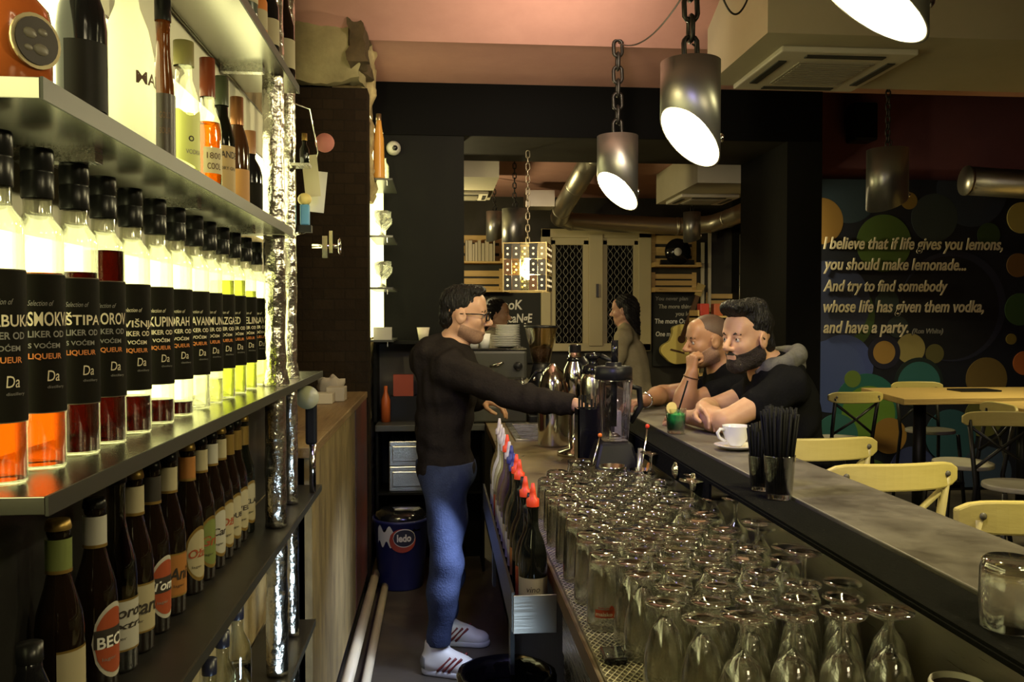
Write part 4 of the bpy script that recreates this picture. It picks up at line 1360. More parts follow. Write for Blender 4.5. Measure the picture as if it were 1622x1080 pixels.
def make_stool(railm, seatm, framem, sh=.74, bt=1.13):
    t = thing('bar_stool', '', 'stool', (0, 0, 0))
    mb = MB().prism([(.19 * math.cos(a) * (1.02 if abs(math.sin(a)) < .75 else 1), .18 * math.sin(a)) for a in np.linspace(0, 2 * math.pi, 33)[:-1]], sh - .03, sh)
    mb.build('seat', seatm, t, .008)
    for sx in (-1, 1):
        MB().tube([(sx * .15, .15, sh - .03), (sx * .19, .20, 0)], .015, 8).build('leg', framem, t)
        MB().tube([(sx * .20, -.23, 0), (sx * .165, -.165, sh - .05), (sx * .17, -.19, sh + .1), (sx * .175, -.235, bt - .01)], .014, 8).build('leg', framem, t)
    fr = MB().tube([(-.175, .185, .28), (.175, .185, .28)], .011, 8)
    for sx in (-1, 1):
        fr.tube([(sx * .18, .185, .28), (sx * .19, -.20, .28)], .011, 8)
    fr.tube([(-.19, -.20, .28), (.19, -.20, .28)], .011, 8)
    fr.build('foot_rest', framem, t)
    for sx in (-1, 1):
        MB().tube([(sx * .165, -.18, sh + .05), (0, -.222, (sh + bt) / 2 - .005), (-sx * .172, -.225, bt - .05)], .010, 6).build('cross_brace', framem, t)
    # curved top rail
    vs, fs = [], []
    n_ = 16
    for i in range(n_ + 1):
        s = -1 + 2 * i / n_
        x_ = .225 * s
        y_ = -.265 + .05 * s * s
        hh = .043 * (1 - .55 * abs(s) ** 8)
        for yy, zz in ((y_ - .010, -hh), (y_ + .010, -hh), (y_ + .010, hh), (y_ - .010, hh)):
            vs.append((x_, yy, bt - .005 + zz))
    for i in range(n_):
        for k in range(4):
            fs.append((i * 4 + k, i * 4 + (k + 1) % 4, i * 4 + 4 + (k + 1) % 4, i * 4 + 4 + k))
    fs += [(3, 2, 1, 0), tuple(n_ * 4 + k for k in range(4))]
    rl = MB().add(vs, fs)
    rail = rl.build('top_rail', railm, t, .006)
    bo = MB()
    for sx in (-1, 1):
        M = Matrix.Translation((sx * .172, -.2465, bt)) @ Matrix.Rotation(math.pi / 2, 4, 'X')
        bo.lathe([(0, 0), (.008, 0), (.008, .003), (0, .003)], seg=10, M=M)
        M = Matrix.Translation((sx * .172, -.2455, bt)) @ Matrix.Rotation(-math.pi / 2, 4, 'X')
    for sx in (-1, 1):
        b_ = MB().lathe([(0, 0), (.009, 0), (.009, .004), (0, .004)], seg=12, M=Matrix.Translation((sx * .172, -.247, bt)) @ Matrix.Rotation(math.pi / 2, 4, 'X')).build('bolt', mat('bolt_grey', (.12, .11, .08), .4), t)
        b_.parent = rail
    return t


YSTEEL = mat('yellow_frame', (0.45, 0.38, 0.16), .4)
st_bar = make_stool(CHAIRWOOD, SEATM, YSTEEL)
st_tab = make_stool(CHAIRWOOD, SEATM, BLKMET, .70, 1.035)


def stool(proto, first, x_, y_, rz, label, group):
    if first:
        proto.location = (x_, y_, 0)
        proto.rotation_euler = (0, 0, rz)
        tag(proto, label, 'stool', group)
        return proto
    return dup(proto, (x_, y_, 0), rz, label, group)


G1, G2 = 'yellow bar stools along the bar', 'stools at the high tables'
# backs turned to the camera, swivelled a little
stool(st_bar, True, 1.405, 2.78, math.radians(4), 'yellow wood bar stool behind the bar edge, second from the seated men', G1)
stool(st_bar, False, 1.435, 3.34, math.radians(6), 'yellow wood bar stool beside the man in the grey hooded vest', G1)
stool(st_bar, False, 1.50, 2.24, math.radians(2), 'yellow wood bar stool at the right edge of the picture, behind the concrete top', G1)
stool(st_tab, True, 3.06, 6.30, math.radians(6), 'dark stool with crossed back at the left end of the high table', G2)
stool(st_tab, False, 4.05, 6.72, math.radians(178), 'dark stool with crossed back on the far side of the high table', G2)
pa = P(1522, 730, Z=.70)
stool(st_tab, False, pa.x, pa.y - .02, math.radians(82), 'dark stool with pale round seat facing the bar, in front of the high table', G2)
pa = P(1608, 766, Z=.70)
stool(st_tab, False, pa.x + .03, pa.y, math.radians(170), 'dark stool at the right edge of the picture, nearest of the table stools', G2)
p_ = P(1575, 613, Z=1.052)
tag(MB().box((-.16, -.10, 0), (.16, .10, .012)).build('menu_folder', BLACKPL), 'thin black menu lying on the high table', 'menu').location = (4.15, 6.3, 1.0505)


# housings added around the unseen lights above and outside the view
def lamp_housing(label, x_, y_, z_, s_, ztop):
    t = thing('added_housing', label, 'added lamp housing', (x_, y_, z_), 0, 'added lamp housings')
    h_ = s_ / 2 + .02
    MB().box((-h_, -h_, .012), (h_, h_, .07)).build('housing', BLKMET, t, .006)
    MB().tube([(0, 0, .07), (0, 0, ztop - z_)], .012, 8).build('rod', BLKMET, t)


lamp_housing('added square black lamp housing on a rod above the high tables', 4.3, 5.2, 2.92, .4, 3.21)
lamp_housing('added square black lamp housing on a rod above the yellow bar stools', 2.4, 1.5, 2.92, .5, 3.77)
lamp_housing('added square black lamp housing on a rod behind the camera', 1.2, -.9, 2.9, .6, 3.58)
t = thing('added_light_bar', 'added black housing bar on a rod under the vault, behind the fill light', 'added light housing', (.6, 3.40, 3.16))  # made-up housing for the unseen fill under the vault
MB().box((-.62, -.10, -.11), (.62, -.02, .11)).build('housing', BLKMET, t, .01)
MB().tube([(0, -.06, .11), (0, -.06, .50)], .012, 8).build('rod', BLKMET, t)

# ------------------------------------------------------------------ speed rail with pouring bottles
t = thing('speed_rail', 'dark steel bottle rail along the aisle side of the work counter, with square end plate', 'bottle rail', (0, 0, 0))
MB().box((.185, 2.10, .835), (.290, 3.50, .842)).build('tray', STEEL, t)
MB().box((.182, 2.096, .832), (.291, 2.101, .928)).build('end_plate', brushed('plate_steel', (0.50, 0.49, 0.44), .4, 'X'), t, .001)
MB().box((.178, 2.10, .835), (.185, 3.50, .935)).build('side_plate', mat('rail_dark', (0.06, 0.058, 0.05), .3, .8), t)
for y in (2.4, 3.2):
    MB().box((.20, y, .60), (.212, y + .06, .834)).build('bracket', mat('bracket_dark', (.05, .055, .06), .5, .5), t)
REDSP = mat('red_spout', (0.85, 0.07, 0.02), .4)
BLUSP = mat('blue_spout', (0.03, 0.04, 0.20), .35)
WHSP = mat('pale_spout', (0.55, 0.50, 0.50), .35)
PURP = clear_glass('violet_glass', (0.55, 0.45, 0.85), .05, .08)
rail_b = [(2.17, GREENGLASS, REDSP, CRM, 'dark wine bottle with red spout and cream label, first behind the square end plate', .300), (2.265, BROWNGLASS, CAPM, REDP, 'short dark bottle with red label, second in the bottle rail', .262),
          (2.36, GREENGLASS, REDSP, GREENGLASS, 'dark green bottle with a red spout, third in the bottle rail', .285), (2.45, BROWNGLASS, CAPM, ORGP, 'brown bottle with orange label, fourth in the bottle rail', .27),
          (2.54, GREENGLASS, REDSP, CRM, 'dark bottle with cream label and red spout, fifth in the bottle rail', .30), (2.635, CLEAR2, REDSP, WHTP, 'clear bottle with a red spout, sixth in the bottle rail', .30),
          (2.73, GREENGLASS, BLUSP, CRM, 'dark bottle with a blue spout, seventh in the bottle rail', .29), (2.82, PURP, BLUSP, WHTP, 'violet glass bottle, eighth in the bottle rail', .30), (2.91, CLEAR2, WHSP, WHTP, 'clear bottle with pale spout, ninth in the bottle rail', .30),
          (3.0, PURP, REDSP, WHTP, 'violet bottle with a red spout near the far end of the rail', .31), (3.09, CLEAR2, WHSP, CRM, 'clear bottle with pale spout near the far end of the rail', .30), (3.19, CLEAR2, WHSP, REDP, 'clear bottle with red label near the far end of the rail', .31),
          (3.29, WHITEPL, WHSP, WHTP, 'white bottle next to last in the bottle rail', .31), (3.39, CLEAR2, WHSP, WHTP, 'last clear bottle at the far end of the bottle rail', .32)]
for i, (y, gm, sp, lab, words_, h) in enumerate(rail_b):
    k = h / .30
    va = -100
    lbs = [(.0378, -170, 10, .035, .115, lab)] if lab is not gm else []
    txs = [('vino', .0383, -120, .08, .035, .014, DARKTXT, .2, 0), ('VODKA' if i > 4 else 'RUM', .0383, -120, .055, .03, .009, REDP if lab in (CRM, WHTP) else CREAMTXT, 0, .01)] if lbs else []
    bottle('pouring_bottle', words_, (.2385, y, .8425), [(.034, 0), (.0372, .005), (.0372, .165 * k), (.030, .20 * k), (.0165, .232 * k), (.0145, .25 * k), (.0145, .285 * k), (.0155, .287 * k), (.0155, .30 * k), (0, .30 * k)], gm,
           (sp, [(.0165, .293 * k), (.0165, .312 * k), (.010, .316 * k), (.008, .33 * k), (.0045, .352 * k), (0, .352 * k)]), (ROSE, .12) if gm in (CLEAR2,) else None, lbs, txs, 'bottles in the speed rail')

# ------------------------------------------------------------------ bar tools at the far end of the glasses
t = thing('blender', 'black bar blender with a tall clear jar standing beyond the glasses', 'blender', (.655, 3.17, .95))
MB().prism([(-.095, -.10), (.095, -.10), (.085, .11), (-.085, .11)], 0, .035).build('base', BLACKPL, t, .012)
bs = MB()
vs = []
for z_, s in ((.03, .095), (.10, .09), (.175, .07), (.205, .062)):
    vs += [(-s, -s, z_), (s, -s, z_), (s, s, z_), (-s, s, z_)]
fs = [(k * 4 + i, k * 4 + (i + 1) % 4, k * 4 + 4 + (i + 1) % 4, k * 4 + 4 + i) for k in range(3) for i in range(4)] + [(3, 2, 1, 0), (12, 13, 14, 15)]
bs.add(vs, fs)
bs.build('motor_block', BLACKPL, t, .012)
MB().lathe([(0, 0), (.02, 0), (.018, .014), (0, .014)], seg=16, M=Matrix.Translation((0, -.09, .09)) @ Matrix.Rotation(math.pi / 2, 4, 'X')).build('dial', mat('dial_grey', (.2, .2, .2), .3), t)
jar = MB()
sq = lambda a, z: 1 / max(abs(math.cos(a)) ** 6 + abs(math.sin(a)) ** 6, 1e-6) ** (1 / 6)
jar.lathe(closed_glass([(0, .208), (.048, .208), (.052, .215), (.0645, .43), (.066, .44)], [(.0635, .44), (.062, .43), (.049, .222), (0, .218)]), seg=40, rmod=sq)
jar.build('jar', clear_glass('jar_plastic', (0.80, 0.78, 0.86), .06, .05), t)
MB().lathe([(.064, .437), (.069, .44), (.069, .482), (.06, .488), (.03, .488), (.03, .50), (.024, .503), (0, .503)], seg=36, rmod=lambda a, z: 1 + .03 * math.cos(4 * a)).build('lid', BLACKPL, t)
MB().tube([(0, 0, .26), (.004, 0, .50)], .012, 12).build('tamper', BLACKPL, t)
MB().tube([(.004, 0, .50), (.004, 0, .585)], .0135, 12).build('tamper_grip', GLOSSBLACK, t)
hd = MB().tube([(.064, .02, .41), (.105, .03, .40), (.112, .03, .33), (.07, .02, .27)], [.011, .012, .012, .010], 10)
hd.build('jar_handle', BLACKPL, t)
MB().lathe([(0, .222), (.03, .222), (.012, .235), (0, .237)], seg=12).build('blades', CHROME, t)

t = thing('steel_tin', 'round polished steel tin in front of the blender', 'tin', (.618, 3.0, .9505))
MB().lathe(closed_glass([(0, 0), (.047, 0), (.05, .004), (.05, .135), (.052, .14)], [(.048, .14), (.046, .01), (0, .01)]), seg=36).build('tin_body', CHROME, t)

p = P(925, 735, Y=2.985)
t = thing('glass_pitcher', 'wide clear glass jar with red-tipped bar spoon, behind the far glasses', 'jar', (p.x, 3.03, .9505))
MB().lathe(closed_glass([(0, 0), (.05, 0), (.054, .005), (.054, .12), (.050, .135), (.052, .155)], [(.049, .155), (.047, .135), (.051, .12), (.050, .012), (0, .012)]), seg=36).build('jar_body', GLASS, t)
tag(MB().tube([(p.x + .01, 3.03, .97), (p.x + .065, 3.03, 1.19)], .0028, 6).build('spoon_stem', CHROME), 'thin bar spoon with orange tip standing in the glass jar', 'bar spoon')
sp_ = bpy.data.objects['spoon_stem']
sp_.name = 'bar_spoon'
MB().sphere((p.x + .066, 3.03, 1.196), .008, 0, 10).build('tip', mat('orange_tip', (.8, .2, .03), .4), sp_)

t = thing('tool_cup', 'steel cup of bar tools between the blender and the bar rail', 'cup', (.716, 3.0, .9505))
MB().lathe(closed_glass([(0, 0), (.034, 0), (.036, .004), (.04, .125)], [(.038, .125), (.033, .01), (0, .01)]), seg=24).build('cup_body', CHROME, t)
o = MB().tube([(.712, 3.0, .965), (.742, 2.995, 1.225)], .0035, 8).build('stirrer', CHROME)
MB().sphere((.7425, 2.995, 1.231), .0085, 0, 10).build('tip', RED, o)
tag(o, 'tall thin stirrer with a red tip in the steel tool cup', 'stirrer')
o = MB().tube([(.705, 3.0, .966), (.722, 3.006, 1.15)], [.009, .011], 12).build('muddler', mat('muddler_steel', (.6, .6, .58), .25, .9))
tag(o, 'thick pale muddler leaning in the steel tool cup', 'muddler')
o = MB().tube([(.722, 2.99, .966), (.748, 2.985, 1.10)], [.006, .008], 8).build('tongs', mat('orange_handle', (.62, .26, .03), .4))
tag(o, 'orange handled tongs in the steel tool cup', 'tongs')
t = thing('bottle_stopper_tray', 'black tray of bar tools left of the blender', 'tray', (.475, 3.25, .9505))
MB().box((-.06, -.10, 0), (.07, .10, .03)).build('tray_body', BLACKPL, t, .006)
MB().tube([(-.03, -.05, .036), (.05, .04, .05)], .006, 8).build('peeler', CHROME, t)

p = P(941, 660, Y=3.35)
t = thing('utensil_caddy', 'black square caddy under the barman reaching hand', 'caddy', (p.x - .01, 3.35, .9505))
bx_ = MB()
for lo, hi in (((-.062, -.045, 0), (.062, .045, .01)), ((-.062, -.045, 0), (-.056, .045, .31)), ((.056, -.045, 0), (.062, .045, .31)), ((-.062, -.045, 0), (.062, -.039, .31)), ((-.062, .039, 0), (.062, .045, .31)), ((-.003, -.039, 0), (.003, .039, .28))):
    bx_.box(lo, hi)
bx_.build('caddy_body', GLOSSBLACK, t)
rr = random.Random(5)
for k in range(9):
    o = MB().tube([(p.x - .055 + .011 * k, 3.35 + rr.uniform(-.02, .02), .963), (p.x - .058 + .0115 * k, 3.35 + rr.uniform(-.025, .025), 1.275 + rr.uniform(0, .04))], .0045, 6).build('stir_stick', STRAW)
    tag(o, 'dark stir stick poking out of the black square caddy', 'stir stick', 'stir sticks in the caddy')
p = P(974, 678, Y=3.35)
tag(MB().box((-.014, -.035, 0), (.014, .035, .30)).build('carton', mat('lilac_lit_white', (.66, .64, .70), .4)), 'narrow white carton standing between caddy and blender', 'carton').location = (p.x + .004, 3.345, .9505)  # carton is white; the lilac of the light is put into its colour

# citrus press with curved black lever
p = P(917, 600, Y=4.1)
t = thing('citrus_press', 'chrome citrus press with a thick curved black lever', 'citrus press', (p.x - .02, 4.1, .9505))
MB().lathe([(0, 0), (.085, 0), (.085, .02), (.03, .035), (.026, .12), (.026, .28), (.05, .31), (.062, .36), (.055, .42), (.035, .46), (.03, .50), (0, .50)], seg=24).build('press_body', CHROME, t)
MB().lathe([(.034, .455), (.04, .46), (.04, .475), (.03, .48), (.03, .535), (.022, .54), (0, .54)], seg=20).build('press_cap', GLOSSBLACK, t)
MB().tube([(.03, -.03, .47), (.05, -.06, .43), (.075, -.075, .37), (.115, -.08, .325), (.155, -.08, .30)], [.02, .024, .026, .026, .022], 12).build('lever', BLACKPL, t)
p = P(962, 600, Y=3.75)
t = thing('steel_flask', 'tall brushed steel flask with black handle behind the blender', 'flask', (min(p.x, .682), 3.75, .9505))
MB().lathe([(0, 0), (.055, 0), (.058, .005), (.058, .36), (.055, .40), (.046, .425), (0, .425)], seg=28).build('flask_body', mat('flask_steel', (.72, .70, .62), .2, 1.0, bump=.1, bscale=14), t)
MB().lathe([(.047, .42), (.05, .425), (.05, .455), (.03, .46), (.022, .47), (.022, .485), (.036, .49), (.036, .51), (0, .515)], seg=24).build('flask_cap', GLOSSBLACK, t)
MB().tube([(.03, -.03, .50), (.075, -.04, .48), (.09, -.04, .40), (.085, -.04, .30), (.058, -.02, .25)], .012, 10).build('handle', BLACKPL, t)
p = P(888, 600, Y=4.42)
t = thing('kettle', 'round steel kettle with a loop handle behind the barman arm', 'kettle', (p.x - .04, 4.42, .9505))
MB().lathe([(0, 0), (.075, 0), (.08, .01), (.082, .20), (.078, .32), (.06, .385), (.03, .41), (.012, .43), (0, .432)], seg=28).build('kettle_body', CHROME, t)
MB().tube([(-.07, 0, .20), (-.115, 0, .24), (-.125, 0, .33), (-.09, 0, .385), (-.05, 0, .39)], .009, 10).build('handle', GLOSSBLACK, t)

# coffee grinder
p = P(875, 540, Y=4.98)
t = thing('coffee_grinder', 'coffee grinder with a clear cone hopper full of beans', 'coffee grinder', (.655, 5.47, .9505))
k_ = 5.47 / 4.98
MB().prism([(-.09, -.10), (.09, -.10), (.09, .14), (-.09, .14)], 0, .05).build('base', BLACKPL, t, .01)
MB().lathe([(0, .05), (.075, .05), (.075, .28), (.06, .34), (.05, .38), (0, .38)], seg=24).build('grinder_body', BLACKPL, t)
MB().lathe(closed_glass([(.05, .375), (.055, .38), (.105, .60), (.108, .605)], [(.1, .60), (.05, .385)]), seg=28).build('hopper', clear_glass('hopper_plastic', (.85, .78, .62), .08, .05), t)
MB().lathe([(0, .385), (.049, .386), (.072, .47), (.04, .485), (0, .49)], seg=24).build('coffee_beans', mat('beans', (.05, .022, .01), .5, bump=.8, bscale=120), t)
MB().lathe([(.105, .604), (.112, .606), (.112, .618), (0, .622)], seg=28).build('hopper_lid', BLACKPL, t)
MB().tube([(-.06, -.09, .30), (-.06, -.14, .28)], .012, 8).build('spout', CHROME, t)

# espresso machine with plates, back counter
t = thing('espresso_machine', 'dark grey espresso machine with a stack of plates on it', 'espresso machine', (.30, 5.57, .9545))
EM = mat('espresso_grey', (.06, .06, .05), .35, .3)
MB().box((-.36, -.17, 0), (.255, .20, .10)).build('base', EM, t, .01)
MB().box((-.36, -.02, .10), (.255, .20, .27)).build('back_panel', STEEL, t)
MB().box((-.36, -.20, .27), (.255, .20, .46)).build('body', EM, t, .02)
MB().box((-.34, -.16, .10), (.24, -.02, .115)).build('drip_tray', CHROME, t)
for x_ in (-.2, .02):
    MB().lathe([(0, -.05), (.035, -.05), (.035, 0), (0, 0)], (x_, -.12, .27), 16).build('group_head', CHROME, t)
    MB().tube([(x_, -.12, .235), (x_ + .02, -.25, .225)], [.016, .014], 10).build('portafilter', BLACKPL, t)
o = MB().lathe([(0, 0), (.028, 0), (.026, .03), (0, .032)], seg=18, M=Matrix.Translation((.195, -.20, .36)) @ Matrix.Rotation(math.pi / 2, 4, 'X')).build('knob', BLACKPL, t)
MB().tube([(.215, -.19, .30), (.225, -.23, .24), (.22, -.235, .12)], .007, 8).build('steam_wand', CHROME, t)
MB().tube([(.02, -.205, .36), (.06, -.23, .37), (.10, -.23, .385)], .009, 8).build('steam_valve', CHROME, t)
MB().box((-.35, -.2, .462), (.25, .19, .472)).build('cup_rail', CHROME, t)
pl = closed_glass([(0, 0), (.045, 0), (.05, .002), (.085, .010), (.088, .012)], [(.084, .0125), (.05, .006), (0, .005)])
proto = None
for k in range(13):
    if proto is None:
        proto = MB().lathe(pl, seg=28).build('plate', WHITE)
        o = proto
    else:
        o = proto.copy()
        COL.objects.link(o)
    s = 1.12 if k < 7 else .92
    o.scale = (s, s, 1)
    o.location = (.43 + .012 * (k > 6), 5.53, 1.4275 + .0112 * k)
    tag(o, 'white plate in the stack on the espresso machine, ' + (f'{ords[k]} from the bottom'), 'plate', 'plates on the espresso machine')
for k, (x_, h_) in enumerate(((.15, .10), (.22, .075), (.29, .09))):
    o = MB().lathe(closed_glass([(0, 0), (.03, 0), (.04, h_)], [(.038, h_), (.028, .006), (0, .006)]), seg=20).build('cup', WHITE)
    o.location = (x_, 5.5, 1.4275)
    tag(o, f'{("tall", "low", "middling")[k]} cup left of the plates on the espresso machine', 'cup', 'cups on the espresso machine')

t = thing('back_counter', 'dark back counter with shelves of steelware behind the barman', 'counter', (0, 0, 0))
MB().box((-.40, 5.34, .91), (.285, 5.775, .95)).build('worktop', mat('slate_top', (.05, .05, .045), .4), t, .004)
MB().box((-.40, 5.40, .0), (-.385, 5.775, .91)).box((.27, 5.40, 0), (.285, 5.775, .91)).box((-.385, 5.75, 0), (.27, 5.775, .91)).box((-.385, 5.40, .5), (.27, 5.75, .515)).build('carcass', BLACK, t)
for k, (z_, lab) in enumerate(((.5152, 'lower steel oven tray stack under the back counter'), (.70, 'upper steel tray under the back counter'))):
    o = MB().box((-.13, 0, 0), (.16, .28, .16)).box((-.11, -.012, .03), (.14, -.001, .13)).build('steel_box', STEEL, None, .01)
    o.location = (-.19, 5.43, z_)
    tag(o, ('lower of two steel boxes on the shelf under the back counter', 'upper of two steel boxes under the back counter')[k], 'steel box', 'steel boxes under the back counter')
bpy.data.objects['steel_box'].location.z = .5155
bpy.data.objects['steel_box.001'].location.z = .6765

t = thing('open_cabinet', 'black open cabinet below the lit glass shelves', 'cabinet', (-.27, 5.63, .951))
MB().box((-.15, -.14, .50), (.20, .14, .52)).build('top', BLACK, t)
MB().box((-.15, -.14, 0), (-.13, .14, .50)).build('side_panel', BLACK, t)
MB().box((.18, -.14, 0), (.20, .14, .50)).build('side_panel', BLACK, t)
MB().box((-.13, .12, 0), (.18, .14, .50)).build('back_panel', mat('cabinet_back', (.06, .05, .035), .6), t)
tag(MB().box((-.065, -.02, 0), (.065, .02, .14)).build('red_box', mat('dull_red', (.30, .05, .02), .5)), 'dull red square box in the black open cabinet', 'box').location = (-.235, 5.6, 1.11)
tag(MB().box((-.09, -.05, 0), (.11, .05, .158)).build('dark_crate', BLACKPL), 'dark crate under the red box in the open cabinet', 'crate').location = (-.235, 5.62, .9512)
o = MB().lathe([(0, 0), (.03, 0), (.03, .14), (.012, .19), (.012, .23), (0, .23)], seg=16).build('red_bottle', mat('orange_red', (.42, .09, .02), .35))
o.location = (-.345, 5.52, .9512)
tag(o, 'orange red bottle at the left in the black open cabinet', 'bottle')
o = MB().lathe(closed_glass([(0, 0), (.028, 0), (.042, .085)], [(.039, .085), (.026, .006), (0, .006)]), seg=20).build('paper_cup', mat('ivory_paper', (.6, .54, .42), .6))
o.location = (-.105, 5.60, 1.4715)
tag(o, 'ivory paper cup on top of the black open cabinet', 'cup')

# ice cream bucket
t = thing('bucket', 'blue ice cream bucket with a round red and white badge, behind the barman legs', 'bucket', (-.235, 5.17, 0))
MB().lathe(closed_glass([(0, 0), (.13, 0), (.135, .01), (.165, .40), (.172, .405), (.172, .42)], [(.162, .42), (.158, .40), (.128, .012), (0, .012)]), seg=40).build('bucket_body', mat('bucket_blue', (.020, .024, .11), .4), t)
MB().lathe([(0, .36), (.158, .36), (.15, .44), (.11, .47), (0, .475)], seg=24, rmod=lambda a, z: 1 + .05 * math.sin(5 * a)).build('rubbish_bag', GLOSSBLACK, t)
lb = MB()
ell_ = lambda zc, h: (lambda s: (zc - h * math.sqrt(max(0, 1 - (2 * s - 1) ** 2)), zc + h * math.sqrt(max(0, 1 - (2 * s - 1) ** 2))))
rc = .1645
patch(lb, rc, math.radians(-142), math.radians(-100), 0, 0, 0, 16, lambda s: (.285 + .02 * math.sin(s * 14), .375 + .02 * math.sin(s * 11)))
patch(lb, rc + .001, math.radians(-112), math.radians(-56), 0, 0, 1, 20, ell_(.31, .070))
patch(lb, rc + .0016, math.radians(-104), math.radians(-57), 0, 0, 0, 20, ell_(.325, .054))
patch(lb, rc + .0022, math.radians(-103), math.radians(-58), 0, 0, 2, 20, ell_(.325, .049))
tv, tf = text_geo('ledo', w=.085, h=.045, bold=.04)
lb.add(wrap(tv, rc + .003, math.radians(-95.5), .306), tf, 0)
lb.build('badge', [mat('badge_white', (.62, .60, .55), .5), mat('badge_dull_red', (.33, .05, .03), .5), mat('badge_navy', (.02, .02, .04), .5)], t)

# niche shelves
LED = mat('niche_light', (1, 1, .7), .5, emit=(1, .95, .45), es=2.6)
tag(MB().box((-.421, 5.12, 1.50), (-.413, 5.72, 2.84)).box((-.413, 5.712, 1.50), (-.368, 5.72, 2.84)).build('light_panel', LED), 'glowing panel behind the small glass shelves past the brick pillar', 'light panel')
for k, z_ in enumerate((1.475, 1.79, 2.10, 2.44)):
    t = thing('glass_shelf', f'small lit shelf past the brick pillar, {ords[k]} from the bottom', 'shelf', (-.412, 5.35, z_), 0, 'small shelves past the brick pillar')
    MB().box((0, -.2, 0), (.135, .35, .012)).build('board', mat('shelf_dark_edge', (.05, .05, .04), .3), t)
    MB().box((.10, -.19, -.03), (.104, -.186, 0)).build('bracket', STEEL, t)
    if k == 0:
        o = MB()
        for j in range(9):
            o.box((.018, -.04 + j * .008, 0), (.125, -.036 + j * .008, .075))
        o.build('paper_basket', mat('paper_grey', (.45, .43, .36), .7))
        o = bpy.data.objects['paper_basket']
        o.location = (-.412, 5.2, z_ + .0125)
        tag(o, 'stack of papers in a holder on the lowest lit shelf', 'papers')
        continue
    if k < 3:
        for j in range(4):
            yy, xx, hh = 5.2 + j * .10, -.345, (.15, .12, .17, .14)[j]
            o = MB().lathe(closed_glass([(0, 0), (.03, 0), (.012, .008), (.006, .03), (.008, .06), (.045, hh * .75), (.048, hh)], [(.045, hh), (.042, hh * .75), (.006, .07), (0, .068)]), seg=20).build('cocktail_glass', GLASS)
            o.location = (xx, yy, z_ + .0125)
            tag(o, f'cocktail glass on the {("", "second", "third")[k]} lit shelf past the pillar, {ords[j]} from the front', 'glass', 'cocktail glasses in the lit niche')
    else:
        bottle('amber_flask', 'amber bottle on the highest lit shelf past the pillar', (-.36, 5.2, z_ + .0125), [(.035, 0), (.036, .01), (.030, .24), (.018, .32), (.014, .36), (0, .36)], mat('amber_orange', (.55, .27, .05), .25),
               (mat('gilt', ()), [(.016, .35), (.016, .39), (0, .39)]))
        bottle('clear_flask', 'small clear bottle beside the amber one on the highest lit shelf', (-.335, 5.34, z_ + .0125), [(.025, 0), (.026, .01), (.026, .1), (.01, .13), (.01, .16), (0, .16)], CLEAR2, (CAPM, [(.012, .15), (.012, .17), (0, .17)]))
t = thing('security_camera', 'small round security camera on the black wall', 'camera', (P(623, 233, Y=5.74).x, 5.785, P(623, 233, Y=5.74).z))
M = Matrix.Rotation(math.pi / 2, 4, 'X')
MB().lathe([(0, 0), (.048, 0), (.048, .015), (.04, .035), (.03, .045), (0, .05)], seg=24, M=M).build('housing', mat('camera_grey', (.35, .34, .28), .4), t)
MB().sphere((.012, -.052, -.006), .018, 0, 12).build('lens', GLOSSBLACK, t)

# white boxes and crumpled napkin on the side counter
for k, (u, v, w_, h_) in enumerate(((512, 640, .085, .05), (531, 636, .09, .07))):
    p = P(u, v, Z=1.201)
    o = MB().box((-w_ / 2, 0, 0), (w_ / 2, .12, h_)).build('napkin_box', mat('off_white', (.50, .45, .34), .6), None, .003)
    o.location = (p.x, p.y, 1.2012)
    tag(o, ('low white box on the wooden counter, left of the other', 'taller white box on the wooden counter by the brick pillar')[k], 'box', 'white boxes on the wooden counter')
p = P(545, 592, Z=1.201)
from mathutils import noise as mn2
mb = MB().sphere((0, 0, .05), (.07, .06, .05), 0, 24)
mb.v = [tuple(Vector(q) * (1 + .35 * mn2.noise(Vector(q) * 30))) for q in mb.v]
o = mb.build('napkin', mat('napkin_paper', (.42, .38, .30), .7))
o.location = (p.x + .14, 4.55, 1.205)
tag(o, 'crumpled paper napkin on the wooden counter before the brick pillar', 'napkin')

# trinkets at the shelf end
t = thing('bottle_opener', 'black bottle opener with a round glass disc hanging below the liqueur shelf', 'bottle opener', (-.385, 2.62, 1.425))
MB().box((-.02, -.012, -.19), (.014, .012, -.06)).build('opener_body', BLACKPL, t, .008)
MB().lathe([(0, 0), (.035, 0), (.035, .006), (0, .006)], seg=24, M=Matrix.Translation((-.012, -.015, -.045)) @ Matrix.Rotation(math.pi / 2, 4, 'X')).build('disc', mat('disc_cream', (.45, .45, .28), .3), t)
MB().tube([(.0, 0, -.19), (.0, 0, -.335)], .010, 12).build('grip', CHROME, t)
t = thing('corkscrew', 'small steel corkscrew fixed to the end of the spirits shelf', 'corkscrew', (-.372, 2.55, 1.83))
MB().tube([(0, 0, 0), (.075, 0, 0)], .006, 8).build('stem', CHROME, t)
MB().lathe([(.02, -.003), (.025, 0), (.02, .003)], seg=20, M=Matrix.Translation((.08, 0, 0)) @ Matrix.Rotation(math.pi / 2, 4, 'Y')).build('ring', CHROME, t)
MB().box((.03, -.006, -.035), (.045, .006, .03)).build('wing', CHROME, t)
MB().box((.05, -.006, -.02), (.06, .006, .045)).build('wing', CHROME, t)
t = thing('toy_figure', 'tiny yellow and blue toy on the end of the thin foil pipe', 'toy', (-.385, 2.5, 1.885))
MB().box((-.012, -.01, 0), (.014, .01, .06)).build('body', mat('toy_blue', (.10, .30, .50), .5), t, .004)
MB().sphere((0, 0, .075), (.02, .016, .018), 0, 14).build('head', mat('toy_yellow', (.75, .60, .20), .5), t)
MB().box((-.02, -.014, -.02), (.02, .014, 0)).build('foot', BLACKPL, t)
